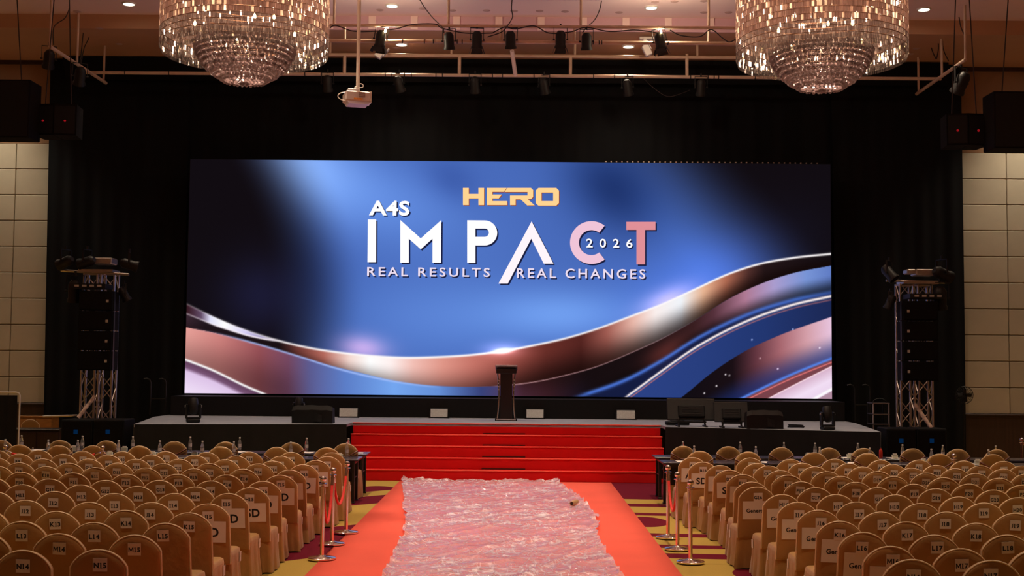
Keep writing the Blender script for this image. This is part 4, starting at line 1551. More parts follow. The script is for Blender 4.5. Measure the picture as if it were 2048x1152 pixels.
def crystal_ring(R, z, h, w, n, rr, tilt=0.06):
    mb = MB()
    a0 = rr.uniform(0, 2 * PI)
    for i in range(n):
        a = 2 * PI * i / n + a0
        c = Vector((R * math.cos(a), R * math.sin(a), z))
        Mx = Matrix.Translation(c) @ Matrix.Rotation(a + PI / 2 + rr.uniform(-0.35, 0.35), 4, 'Z') @ Matrix.Rotation(rr.uniform(-tilt, tilt), 4, 'X')
        x, y, zz = w / 2, 0.006, h / 2
        vs = [(-x, 0, -zz), (0, -y, -zz * 0.96), (x, 0, -zz), (0, y, -zz * 0.96), (-x, 0, zz), (0, -y, zz), (x, 0, zz), (0, y, zz)]
        mb.add(vs[:3] + vs[4:7], [(0, 1, 4, 3), (1, 2, 5, 4)], Mx)
    return mb


def bead_ring(R, z, r, n, rr):
    mb = MB()
    for i in range(n):
        a = 2 * PI * (i + rr.uniform(-0.2, 0.2)) / n
        c = (R * math.cos(a), R * math.sin(a), z + rr.uniform(-0.006, 0.006))
        k = 6
        prof = [(0.0, -r), (r * 0.75, -r * 0.6), (r, 0), (r * 0.7, r * 0.65), (0.0, r)]
        mb.lathe(prof, k, Matrix.Translation(c) @ Matrix.Rotation(rr.uniform(0, 1), 4, 'Z'))
    return mb


def chandelier(px, py, R, Y, label):
    """px, py: photo position of the middle of the lower rim"""
    p = at(px, py, Y=Y)
    rr = random.Random(int(px))
    t = thing('crystal_chandelier', label, 'chandelier', tuple(p), group='round crystal chandeliers')
    tiers = 16
    th = 0.094
    for k in range(tiers):
        o = crystal_ring(R, (k + 0.5) * th, th * 0.90, 0.036, 224, rr).build('crystal_tier', M_CRYSTAL if k > 2 else M_CRYSTAL_DIM, t)
        o['kind'] = 'stuff'
        MB().lathe([(R - 0.006, (k + 1) * th - 0.006), (R + 0.004, (k + 1) * th - 0.006), (R + 0.004, (k + 1) * th + 0.002), (R - 0.006, (k + 1) * th + 0.002)], 64, None, False).build('tier_hoop', M_BRASS, t)
    for q, (ri, zi) in enumerate(((R * 0.985, -0.02), (R * 0.80, 0.0), (R * 0.80, 0.10), (R * 0.79, -0.05))):
        o = crystal_ring(ri, zi, 0.11 if q not in (0, 3) else 0.07, 0.036, int(200 * ri / R), rr).build('rim_fringe', M_CRYSTAL_DIM, t)
        o['kind'] = 'stuff'
    # stepped dome of faceted beads under the drum
    nd = 9
    for k in range(nd):
        u = k / (nd - 1)
        rad = 0.56 * R * math.sqrt(max(0.0, 1 - u ** 1.7)) + 0.05
        z = 0.10 - 0.60 * u
        o = bead_ring(rad, z, 0.036, max(7, int(2 * PI * rad / 0.066)), rr).build('bead_tier', M_BEAD, t)
        o['kind'] = 'stuff'
        if rad > 0.2:
            o = bead_ring(rad * 0.90, z - 0.035, 0.030, max(7, int(2 * PI * rad / 0.07)), rr).build('bead_tier', M_BEAD, t)
            o['kind'] = 'stuff'
    MB().lathe([(R - 0.05, tiers * th), (R, tiers * th), (R, tiers * th + 0.04), (R - 0.05, tiers * th + 0.04), (R - 0.05, tiers * th)], 48, None, False).build('top_hoop', M_BRASS, t)
    for k in range(6):
        a = 2 * PI * k / 6
        MB().cyl((0, 0, tiers * th + 0.02), ((R - 0.03) * math.cos(a), (R - 0.03) * math.sin(a), tiers * th + 0.02), 0.015, n=6).build('spoke', M_BRASS, t)
    MB().cyl((0, 0, tiers * th), (0, 0, Z_HIGH - p.z), 0.04, n=12).build('stem', M_BRASS, t)
    for k in range(8):
        a = 2 * PI * (k + 0.5) / 8
        c = (R * 0.6 * math.cos(a), R * 0.6 * math.sin(a), 0.36 + 0.4 * (k % 2))
        bm = MB().lathe([(0.0, -0.03), (0.02, -0.02), (0.026, 0.0), (0.018, 0.03), (0.0, 0.06)], 8, Matrix.Translation(c))
        bm.build('bulb', M_BULB, t, True)
    for z, f in ((0.30, 0.35), (0.62, 0.35), (1.35, 0.30)):
        ld = bpy.data.lights.new('chandelier_lamp', 'POINT')
        ld.energy = CHANDELIER_POWER * f
        ld.color = (1.0, 0.74, 0.55)
        ld.shadow_soft_size = 0.12
        link('lamp', ld, t, (0.0, 0.0, z))
    return t


chandelier(490, 104, 1.30, 19.0, 'large round crystal drum chandelier hanging beside the projector pole')
chandelier(1642, 118, 1.31, 19.0, 'large round crystal drum chandelier hanging over the right chair block')

# ------------------------------------------------------------------ lighting bars over the stage
TR1_Y, TR2_Y = 25.6, 29.0
# front ladder truss
fb = thing('lighting_bar', 'cream pipe ladder bar carrying black spotlights below the high ceiling', 'lighting bar')
za, zb = at(1040, 53, Y=TR1_Y).z, at(1040, 81, Y=TR1_Y).z
x0, x1 = at(640, 50, Y=TR1_Y).x, at(1560, 57, Y=TR1_Y).x
MB().cyl((x0, TR1_Y, za), (x1, TR1_Y, za), 0.035, n=12).build('upper_pipe', M_WHITEPIPE, fb, True)
MB().cyl((x0, TR1_Y + 0.12, zb), (x1, TR1_Y + 0.12, zb), 0.04, n=12).build('lower_pipe', M_WHITEPIPE, fb, True)
for px in (668, 897, 1162, 1418):
    x = at(px, 30, Y=TR1_Y).x
    MB().cyl((x, TR1_Y + 0.03, za - 0.02), (x, TR1_Y + 0.03, Z_HIGH), 0.028, n=10).build('hanger', M_WHITEPIPE, fb, True)
for px in (688, 1002, 1149, 1419, 1520):
    x = at(px, 60, Y=TR1_Y).x
    MB().cyl((x, TR1_Y + 0.08, za), (x, TR1_Y + 0.12, zb), 0.03, n=10).build('rung', M_WHITEPIPE, fb, True)
M_TAPE = mat('black_tape', (0.02, 0.015, 0.015), 0.6)
for px in (804, 848, 866, 914, 924, 1187, 1199, 1204, 1337):
    x = at(px, 80, Y=TR1_Y).x
    MB().lathe([(0.043, -0.012), (0.045, -0.012), (0.045, 0.012), (0.043, 0.012)], 12, Matrix.Translation((x, TR1_Y + 0.12, zb)) @ Matrix.Rotation(PI / 2, 4, 'Y')).build('tape_band', M_TAPE, fb)
# rear ladder truss with angled end bars
rb_t = thing('stage_bar', 'long cream pipe ladder bar hanging close in front of the black curtain', 'lighting bar')
zc, zd = at(1040, 112, Y=TR2_Y).z, at(1040, 151.5, Y=TR2_Y).z
xa, xb, xc_, xd_ = at(640, 106, Y=TR2_Y).x, at(1480, 117, Y=TR2_Y).x, at(166, 137, Y=TR2_Y).x, at(1882, 157, Y=TR2_Y).x
MB().cyl((xa, TR2_Y, zc), (xb, TR2_Y, zc), 0.04, n=12).build('upper_pipe', M_WHITEPIPE, rb_t, True)
MB().cyl((xc_, TR2_Y, zd), (xd_, TR2_Y, zd), 0.04, n=12).build('lower_pipe', M_WHITEPIPE, rb_t, True)
for px in (689, 919, 1141, 1374):
    x = at(px, 130, Y=TR2_Y).x
    MB().cyl((x, TR2_Y, zd), (x, TR2_Y, Z_LOW - 0.25 if px == 1374 else zc), 0.04, n=10).build('rung', M_WHITEPIPE, rb_t, True)
for px in (903, 1150, 1395, 660):
    x = at(px, 100, Y=TR2_Y).x
    MB().cyl((x, TR2_Y + 0.02, zc), (x, TR2_Y + 0.02, Z_LOW), 0.03, n=10).build('hanger', M_WHITEPIPE, rb_t, True)
for (pa_, pb_) in (((100, 93), (212, 166)), ((1931, 119), (1833, 188))):
    za_ = zd - 0.08
    a, b_ = at(pa_[0], pa_[1], z=za_), at(pb_[0], pb_[1], z=za_)
    MB().cyl(a, b_, 0.04, n=12).build('end_bar', M_WHITEPIPE, rb_t, True)
    for q in (0.0, 0.45, 0.95):
        c = a.lerp(b_, q)
        MB().cyl((c.x, c.y, za_), (c.x, c.y, Z_LOW if c.y > FASCIA_Y else Z_HIGH), 0.028, n=10).build('hanger', M_WHITEPIPE, rb_t, True)
for px in (250, 338, 610, 771, 784, 823, 872, 885, 985, 1005, 1068, 1187, 1229, 1381, 1416, 1428, 1437, 1510, 1700):
    x = at(px, 152, Y=TR2_Y).x
    MB().lathe([(0.041, -0.012), (0.045, -0.012), (0.045, 0.012), (0.041, 0.012)], 12, Matrix.Translation((x, TR2_Y, zd)) @ Matrix.Rotation(PI / 2, 4, 'Y')).build('tape_band', M_TAPE, rb_t)
# the loose cream strut under the middle spotlight
pa_, pb_ = at(1024, 101, Y=TR2_Y - 0.5), at(1031, 151, Y=TR2_Y)
o = MB().cyl(pa_, pb_, 0.05, n=10).build('hanging_strut', mat('pale_strut', (0.75, 0.60, 0.56), 0.5, noise=0.1), None, True)
tag(o, 'pale slanting strut hanging below the middle black spotlight', 'strut')

M_LENS = mat('dark_lens', (0.05, 0.02, 0.02), 0.1, coat=0.5)
CAN = MB().lathe([(0.0, 0.20), (0.06, 0.20), (0.085, 0.17), (0.115, 0.12), (0.115, -0.12), (0.135, -0.16), (0.135, -0.20), (0.118, -0.20), (0.112, -0.10)], 20).mesh('can', M_BLACKMET, True, 0.6)
CANLENS = MB().lathe([(0.0, -0.105), (0.112, -0.105)], 20).mesh('lens', M_LENS)
YOKE = MB()
for s in (-1, 1):
    YOKE.box((s * 0.152, 0, 0.13), (0.012, 0.035, 0.30))
YOKE.box((0, 0, 0.28), (0.316, 0.035, 0.012))
YOKE.cyl((0, 0, 0.27), (0, 0, 0.36), 0.022, n=10)
for s in (-1, 1):
    YOKE.cyl((s * 0.13, 0, 0), (s * 0.175, 0, 0), 0.018, n=8)
YOKE = YOKE.mesh('yoke', M_BLACKMET)
BARN = MB()
for k in range(4):
    BARN.add([(-0.10, 0.137, -0.19), (0.10, 0.137, -0.19), (0.13, 0.175, -0.31), (-0.13, 0.175, -0.31), (-0.10, 0.141, -0.19), (0.10, 0.141, -0.19), (0.13, 0.179, -0.31), (-0.13, 0.179, -0.31)],
             [(0, 1, 2, 3), (7, 6, 5, 4), (0, 4, 5, 1), (1, 5, 6, 2), (2, 6, 7, 3), (3, 7, 4, 0)], Matrix.Rotation(PI / 2 * k, 4, 'Z'))
BARN = BARN.mesh('barn_doors', M_BLACKMET)


def spotlight(px, py, Y, label, tilt=0.35, pan=0.0, roll=0.0, scale=1.0, barn=False, group='black theatre spotlights', m=None):
    p = at(px, py, Y=Y)
    t = thing('stage_spotlight', label, 'spotlight', tuple(p), (0, roll, pan), group)
    t.scale = (scale,) * 3
    link('yoke', YOKE, t)
    h = link('can', CAN, t, rot=(tilt, 0, 0))
    link('lens', CANLENS, h)
    if barn:
        link('barn_doors', BARN, h)
    return t


FRONT = [(761, 78, .1, .3, True), (898, 82, .25, .0, False), (954, 80, .2, 0, True), (1021, 80, .3, .1, False), (1121, 79, .2, 0, True), (1173, 83, .25, 0, False), (1320, 82, .1, -.3, True)]
NAMES = ['black barn-door spotlight hanging above the white track lamp near the projector pole', 'plain black spotlight, second along the front bar', 'black barn-door spotlight, third along the front bar',
         'plain black spotlight above the slanting pale strut', 'black barn-door spotlight, fifth along the front bar', 'plain black spotlight, sixth along the front bar', 'black spotlight with brightly lit golden top on the front bar']
for (px, py, tl_, rl, bn), nm in zip(FRONT, NAMES):
    spotlight(px, py, TR1_Y, nm, tl_, random.uniform(-.3, .3), rl * 0.5, 0.92, bn)
# two of the spotlights are lit and spill up over the pipe and ceiling
for px, py, lab, pw in ((1322, 64, 'glowing golden bulb end at the top of the lit spotlight', 90), (771, 62, 'glowing bulb end behind the first barn-door spotlight', 70)):
    p = at(px, py, Y=TR1_Y - 0.12)
    lt = thing('spotlight_bulb', lab, 'bulb', tuple(p))
    MB().lathe([(0.0, -0.03), (0.02, -0.025), (0.026, 0.0), (0.018, 0.03), (0.0, 0.045)], 10).build('glass', M_BULB, lt, True)
    ld = bpy.data.lights.new('spotlight_spill', 'POINT')
    ld.energy = pw
    ld.color = (1.0, 0.80, 0.55)
    ld.shadow_soft_size = 0.04
    link('lamp', ld, lt, (0, 0.16, 0.07))
REAR = [(655, 165), (798, 166), (950, 168), (1088, 170), (1255, 173), (1402, 173)]
for k, (px, py) in enumerate(REAR):
    spotlight(px, py + 2, TR2_Y - 0.05, 'dim dark spotlight under the rear pipe before the curtain, %s the projector end' % ORD[k], 0.5, random.uniform(-.5, .5), 0, 0.95, False, 'dark spotlights under the rear pipe')
EB = at(1922, 126, z=zd - 0.08)
for k, (px, py, lab) in enumerate(((160, 152, 'dark lamp clamped to the slanting end bar, beside the flown speakers on the left'), (1925, 140, 'large dark lamp on the slanting end bar on the right'), (98, 118, 'dark lamp at the outer tip of the left slanting bar'))):
    q_ = spotlight(px, py, 27.5, lab, 0.6, 0.5, 0, 1.05 if k != 1 else 1.25, False, 'dark lamps on the slanting end bars')
    if k == 1:
        q_.location = (EB.x, EB.y, EB.z - 0.36 * 1.25)

# white track lamps
M_WHITE = mat('white_enamel', (0.80, 0.74, 0.68), 0.4)


def track_lamp(px, py, Y, label, turn, arm):
    p = at(px, py, Y=Y)
    t = thing('track_lamp', label, 'track lamp', tuple(p))
    MB().bbox((arm * 0.14, 0.05, 0.22), (0.42, 0.10, 0.06), 0.01).build('ballast', M_WHITE, t)
    MB().box((0, 0, 0.12), (0.08, 0.08, 0.18)).build('stem', M_WHITE, t)
    Mx = Matrix.Rotation(turn, 4, 'Y')
    MB().bbox((0, -0.02, -0.10), (0.16, 0.16, 0.26), 0.015, Mx).build('head', M_WHITE, t)
    MB().box((0.10, -0.02, 0.0), (0.02, 0.12, 0.22), Mx).build('bracket', M_WHITE, t)


track_lamp(766, 100, 28.2, 'white track lamp with square head turned down beside the first spotlight', 0.65, 0.6)
track_lamp(1290, 94, 28.2, 'white track lamp tilted the other way below the lit spotlight', -0.45, 0.6)

# cables slung along the bars and down from the ceiling
M_CABLE = mat('black_cable', (0.02, 0.008, 0.006), 0.6)


def cable(pts, label, r=0.012):
    q = []
    P_ = [at(a, b, Y=Y) for a, b, Y in pts]
    for i in range(len(P_) - 1):
        p0, p1, p2, p3 = P_[max(i - 1, 0)], P_[i], P_[i + 1], P_[min(i + 2, len(P_) - 1)]
        for k in range(8):
            u = k / 8
            q.append(0.5 * ((2 * p1) + (p2 - p0) * u + (2 * p0 - 5 * p1 + 4 * p2 - p3) * u * u + (3 * p1 - p0 - 3 * p2 + p3) * u ** 3))
    q.append(P_[-1])
    o = MB().tube(q, r, 6).build('cable', M_CABLE, None, True)
    tag(o, label, 'cable', 'black cables of the lighting bars')


YC = TR1_Y - 0.08
cable([(660, 56, YC), (672, 51, YC), (705, 62, YC), (740, 63, YC), (790, 58, YC), (825, 49, YC), (870, 48, YC), (884, 56, YC), (930, 66, YC), (985, 66, YC)], 'black cable drooping along the front bar from the chandelier past the projector pole')
cable([(840, 0, 26.5), (850, 16, 26.3), (866, 36, 25.9), (884, 54, YC), (888, 66, YC)], 'black cable dropping from the ceiling to the second spotlight')
cable([(1024, 0, 26.5), (1023, 18, 26.3), (1025, 34, 26.0), (1016, 50, YC), (1003, 64, YC), (975, 74, YC)], 'black cable dropping from the ceiling to the middle spotlight')
cable([(1203, 2, 26.6), (1199, 20, 26.3), (1189, 40, 26.0), (1172, 56, YC), (1165, 66, YC)], 'black cable dropping from the ceiling to the sixth spotlight')
cable([(985, 66, YC), (1010, 54, YC), (1030, 58, YC), (1068, 52, YC), (1098, 66, YC), (1140, 64, YC), (1172, 55, YC), (1220, 63, YC), (1270, 60, YC), (1318, 66, YC)], 'black cable looping along the front bar from the middle to the lit spotlight')
cable([(1340, 60, YC), (1362, 71, YC), (1400, 73, YC), (1422, 59, YC), (1445, 76, YC), (1460, 84, YC), (1480, 72, YC)], 'black cable swagging from the lit spotlight to the right chandelier')
cable([(1284, 154, 29.0), (1310, 178, 28.9), (1335, 193, 28.9), (1360, 188, 28.9), (1380, 180, 28.9)], 'thin grey cable hanging in a loop under the rear pipe', 0.007)
cable([(139, 16, 27), (130, 36, 27), (108, 54, 27), (107, 90, 27)], 'black cable curving down to the left slanting end bar')
cable([(169, 37, 28.4), (167, 60, 28.4), (163, 100, 28.4), (160, 128, 28.4)], 'straight black cable to the left end bar, outer of two')
cable([(184, 46, 28.8), (178, 75, 28.8), (168, 97, 28.8), (162, 128, 28.8)], 'slanting black cable to the left end bar, inner of two')
cable([(1918, 34, 27), (1922, 55, 27), (1932, 76, 27)], 'black cable from the ceiling to the right slanting bar tip')
cable([(1886, 56, 28.6), (1886, 95, 28.6), (1897, 122, 28.6)], 'black cable bending to the large lamp on the right end bar')
cable([(1874, 66, 28.8), (1877, 95, 28.8), (1873, 118, 28.8)], 'short black cable left of the large lamp cable')
cable([(1860, 77, 29.2), (1864, 100, 29.2), (1872, 118, 29.2)], 'short black cable nearest to the right chandelier')

# ------------------------------------------------------------------ ceiling projector on its pole
PY = 20.5
pp = at(713, 196, Y=PY)
t = thing('ceiling_projector', 'white projector hanging on a long pole in front of the black curtain', 'projector', tuple(pp), (0, 0, 0.30))
M_PROJ = mat('projector_shell', (0.66, 0.55, 0.50), 0.45, noise=0.05)
MB().bbox((0, 0, 0), (0.42, 0.36, 0.17), 0.02).build('body', M_PROJ, t)
MB().prism([(-0.18, -0.085), (-0.15, -0.13), (0.18, -0.13), (0.205, -0.085)], -0.16, 0.16).build('underside', mat('lilac_underside', (0.70, 0.64, 0.74), 0.4), t)
MB().box((0.06, -0.182, 0.025), (0.11, 0.006, 0.09)).build('vent', mat('vent_brown', (0.22, 0.10, 0.07), 0.6), t)
for k in range(6):
    MB().box((0.06, -0.186, -0.012 + k * 0.015), (0.10, 0.004, 0.005)).build('vent_slat', M_PROJ, t)
MB().box((0.0, -0.182, -0.05), (0.15, 0.004, 0.03)).build('orange_label', mat('orange_sticker', (0.75, 0.30, 0.05), 0.5, noise=0.3, nscale=50), t)
MB().box((0.215, 0, 0.0), (0.03, 0.30, 0.19)).build('front_bezel', mat('bezel_white', (0.85, 0.82, 0.76), 0.35), t)
MB().cyl((0.22, 0.02, 0.0), (0.25, 0.02, 0.0), 0.055, n=18).build('lens', M_BLACK, t, True)
MB().bbox((-0.06, 0, 0.115), (0.20, 0.20, 0.05), 0.008).bbox((0.0, 0, 0.16), (0.08, 0.08, 0.06), 0.008).build('mount', M_WHITE, t)
MB().cyl((0.02, 0, 0.14), (0.02, 0, Z_HIGH - pp.z), 0.032, n=14).build('pole', mat('cream_pole', (0.80, 0.72, 0.60), 0.35), t, True)
lp = [(-0.20, -0.03 + 0.0 * k, 0.06) for k in range(1)]
loop = [(-0.20 - 0.13 * math.sin(a), -0.1, 0.0 + 0.07 * math.cos(a) - 0.01) for a in [PI * k / 12 for k in range(13)]]
MB().tube(loop, 0.008, 6).build('cable_loop', M_WHITE, t, True)
loop = [(0.06 + 0.05 * math.sin(a), -0.03, 0.21 + 0.035 * math.cos(a)) for a in [2 * PI * k / 12 for k in range(13)]]
MB().tube(loop, 0.006, 6).build('cable_loop', M_WHITE, t, True)

# ------------------------------------------------------------------ flown loudspeakers at the upper corners
M_SPK = mat('speaker_black', (0.0035, 0.0025, 0.0025), 0.8, spec=0.15, noise=0.15, nscale=20, bump=0.2, bscale=200)
M_REDLED = emat('red_indicator', (170, 22, 30), 0.6)


def flown(px0, px1, py0, py1, Y, label, leds=(), hang=2, depth=0.6, top=False):
    a, b_ = at(px0, py0, Y=Y), at(px1, py1, Y=Y)
    w, h = b_.x - a.x, a.z - b_.z
    c = Vector(((a.x + b_.x) / 2, Y, b_.z))
    t = thing('flown_loudspeaker', label, 'loudspeaker', tuple(c), group='black flown loudspeakers')
    if top:
        hw = w / 2
        for s in (-1, 1):
            o = MB().zprism([(s * 0.004, 0), (s * hw * 1.0, 0.06), (s * hw * 0.86, depth), (s * 0.02, depth)] if s > 0 else [(-0.02, depth), (-hw * 0.86, depth), (-hw, 0.06), (-0.004, 0)], 0.0, h).build('cabinet', M_SPK, t)
            MB().zprism([(s * 0.02, -0.004), (s * (hw - 0.03), 0.05), (s * (hw - 0.03), 0.06), (s * 0.02, 0.006)][::s], 0.04, h - 0.04).build('grille', M_BLACK, o)
            MB().cyl((s * hw * 0.5, 0.025, h * 0.46), (s * hw * 0.5, 0.02, h * 0.46), 0.026, n=14).build('indicator', M_REDLED, o)
    else:
        cab = MB().bbox((0, depth / 2, h / 2), (w, depth, h), 0.015).build('cabinet', M_SPK, t)
        MB().box((0, -0.004, h / 2), (w - 0.06, 0.012, h - 0.06)).build('grille', M_BLACK, cab)
        for lx in leds:
            MB().cyl((lx, -0.012, h * 0.5), (lx, -0.02, h * 0.5), 0.03, n=12).build('indicator', M_REDLED, cab)
    for k in range(hang):
        x = (k - (hang - 1) / 2) * w * 0.6
        MB().cyl((x, depth * 0.4, h), (x * 0.5 if hang > 1 else x, depth * 0.4, Z_HIGH - c.z), 0.012, n=6).build('hanger_cable', M_CABLE, t)


flown(-75, 57, 158, 275, 24.5, 'big black flown loudspeaker cut by the left picture edge')
flown(64, 150, 207, 270, 25.0, 'pair of black flown speaker cabinets with two red marks beside the left wall', top=True)
flown(1987, 2120, 182, 297, 24.5, 'big black flown loudspeaker cut by the right picture edge')
flown(1895, 1979, 226, 290, 25.0, 'pair of black flown speaker cabinets with two red marks beside the right wall', top=True)

# ------------------------------------------------------------------ truss towers with line array loudspeakers and subwoofers


def truss_column(mb, x, y, z0, z1, s=0.29, r=0.024, rb=0.011, step=0.36):
    h = s / 2
    C4 = [(x - h, y - h), (x + h, y - h), (x + h, y + h), (x - h, y + h)]
    for a, b_ in C4:
        mb.cyl((a, b_, z0), (a, b_, z1), r, n=8)
    n = max(1, int(round((z1 - z0) / step)))
    dz = (z1 - z0) / n
    for k in range(4):
        a, b_ = C4[k], C4[(k + 1) % 4]
        for i in range(n):
            p_, q_ = (a, b_) if i % 2 == 0 else (b_, a)
            mb.cyl((p_[0], p_[1], z0 + i * dz), (q_[0], q_[1], z0 + (i + 1) * dz), rb, n=5, caps=False)
        for zz in (z0 + 0.03, z1 - 0.03):
            mb.cyl((a[0], a[1], zz), (b_[0], b_[1], zz), r * 0.8, n=6, caps=False)
    return mb


M_SUB = mat('sub_black', (0.006, 0.006, 0.0065), 0.75, spec=0.2, noise=0.2, nscale=20)
M_BLUE = emat('blue_badge', (10, 60, 110), 0.3)
M_SILVER = mat('silver_badge', (0.75, 0.72, 0.70), 0.3, metal=0.6)


def tower(side, cols, yb, yt_truss, arr, subs, barspec, lamps):
    s = side
    Y = 26.6
    base_z = at(cols[0], yb, Y=Y).z
    xs = [at(c, yb, Y=Y).x for c in cols]
    z1 = at(cols[0], yt_truss, Y=Y).z
    t = thing('truss_tower', 'aluminium truss tower carrying black speakers at the %s of the stage' % s, 'truss tower', (0, 0, 0))
    for x in xs:
        truss_column(MB(), x, Y, 0.02, z1).build('truss_column', M_ALU, t)
    a, b_ = at(barspec[0], barspec[2], Y=Y - 0.2), at(barspec[1], barspec[3], Y=Y - 0.2)
    MB().cyl(a, b_, 0.028, n=10).build('cross_bar', M_ALU, t, True)
    hx0, hx1 = at(arr[0], arr[2], Y=Y).x, at(arr[1], arr[2], Y=Y).x
    MB().box(((hx0 + hx1) / 2, Y - 0.05, z1 + 0.02), (hx1 - hx0 + 0.02, 0.5, 0.06)).build('head_beam', M_ALU, t)
    MB().bbox(((hx0 + hx1) / 2 + 0.12, Y - 0.05, z1 + 0.24), (0.42, 0.4, 0.14), 0.02).bbox(((hx0 + hx1) / 2 - 0.17, Y - 0.05, z1 + 0.26), (0.2, 0.3, 0.1), 0.02).build('hoist_block', M_ALU, t)
    za_, zb_ = at(arr[0], arr[2], Y=Y - 0.5).z, at(arr[0], arr[3], Y=Y - 0.5).z
    MB().box(((hx0 + hx1) / 2, Y - 0.45, za_ + 0.10), (hx1 - hx0, 0.5, 0.10)).build('rigging_frame', M_BLACKMET, t)
    mb = MB()
    for k in range(4):
        mb.box(((hx0 + hx1) / 2 + (k - 1.5) * 0.16, Y - 0.72, za_ + 0.10), (0.09, 0.02, 0.04))
    mb.build('shackles', M_SILVER, t)
    p0, p1 = lamps['strut']
    MB().cyl(at(p0[0], p0[1], Y=Y - 0.25), at(p1[0], p1[1], Y=Y - 0.5), 0.04, n=10).build('brace_strut', mat('striped_strut', (0.70, 0.52, 0.42), 0.5, noise=0.5, nscale=12), t, True)
    n = 4
    hh = (za_ - zb_) / n
    xc = (at(arr[0], arr[2], Y=Y - 0.5).x + at(arr[1], arr[2], Y=Y - 0.5).x) / 2
    ww = at(arr[1], arr[2], Y=Y - 0.5).x - at(arr[0], arr[2], Y=Y - 0.5).x
    for k in range(n):
        zc_ = za_ - (k + 0.5) * hh
        u = thing('line_array_speaker', 'black line array box on the %s tower, %s of four' % (s, ('topmost', 'second from the top', 'third from the top', 'lowest')[k]), 'loudspeaker', (xc, Y - 0.72, zc_), group='line array boxes on the truss towers')
        MB().prism([(-ww / 2, -hh / 2 + 0.01), (ww / 2, -hh / 2 + 0.01), (ww / 2, hh / 2 - 0.01), (-ww / 2, hh / 2 - 0.01)], 0.0, 0.45).build('cabinet', M_SPK, u)
        MB().bbox((0, -0.006, 0), (ww - 0.03, 0.014, hh - 0.05), 0.005).build('grille', M_SPK, u)
        sx = 1 if s == 'left' else -1
        MB().bbox((sx * (ww / 2 - 0.10), -0.016, -0.01), (0.055, 0.008, 0.06), 0.003).build('badge', M_SILVER, u)
        mb = MB()
        for q in (-1, 1):
            mb.box((q * (ww / 2 + 0.012), 0.1, 0), (0.02, 0.08, hh - 0.02))
        mb.build('rigging_link', M_BLACKMET, u)
    for k, (x0_, x1_, y0_) in enumerate(subs):
        YS = 25.6
        a, b_ = at(x0_, y0_, Y=YS), at(x1_, y0_, Y=YS)
        w = b_.x - a.x
        u = thing('subwoofer', 'large black subwoofer with blue badge under the %s tower, %s one' % (s, ('outer' if (k == 0) == (s == 'left') else 'inner')), 'loudspeaker', ((a.x + b_.x) / 2, YS, 0), group='subwoofers beside the stage')
        MB().bbox((0, 0.36, a.z / 2), (w - 0.01, 0.7, a.z), 0.015).build('cabinet', M_SUB, u)
        MB().bbox((0, 0.0, a.z / 2), (w - 0.07, 0.02, a.z - 0.07), 0.006).build('grille', M_SPK, u)
        MB().bbox((-0.01, -0.014, a.z - 0.25), (0.09, 0.008, 0.09), 0.003).build('badge', M_BLUE, u)
    for px, py, sc, tl_, pn in lamps['lamps']:
        spotlight(px, py, Y - 0.3, lamps['names'].pop(0), tl_, pn, 0, sc, False, 'spotlights on the truss towers')


tower('left', (178, 212), 835, 545, (166, 232, 582, 741), ((122, 185, 839), (186, 249, 839)), (122, 258, 541, 549),
      {'strut': ((190, 792), (156, 836)), 'lamps': [(131, 524, 0.95, 1.2, 1.2), (174, 524, 0.95, 1.3, 1.3), (258, 529, 0.95, 1.3, -1.3), (150, 582, 1.2, 0.2, 0.3), (248, 588, 0.8, 0.5, -1.0)],
       'names': ['dark lamp at the outer end of the left tower bar', 'dark lamp standing on the left tower bar near its hoist', 'dark lamp with reddish lens at the inner end of the left tower bar', 'dark lamp hanging under the left tower bar', 'dark lamp with a bright flap beside the left line array']})
tower('right', (1812, 1848), 856, 568, (1800, 1868, 602, 762), ((1773, 1833, 857), (1834, 1894, 857)), (1772, 1898, 561, 565),
      {'strut': ((1829, 808), (1863, 856)), 'lamps': [(1778, 546, 0.95, -0.7, 0.9), (1884, 548, 1.1, 1.2, -1.2), (1880, 596, 1.2, 0.3, -0.2), (1781, 604, 0.8, 0.4, 1.0)],
       'names': ['chrome-backed lamp at the inner end of the right tower bar', 'dark lamp at the outer end of the right tower bar', 'dark lamp hanging under the right tower bar', 'dark lamp with open flaps beside the right line array']})

# ------------------------------------------------------------------ on the stage: podium, lamps, wedges, screens


def on_stage(px, py):
    p = at(px, py, z=STAGE_Z)
    return p


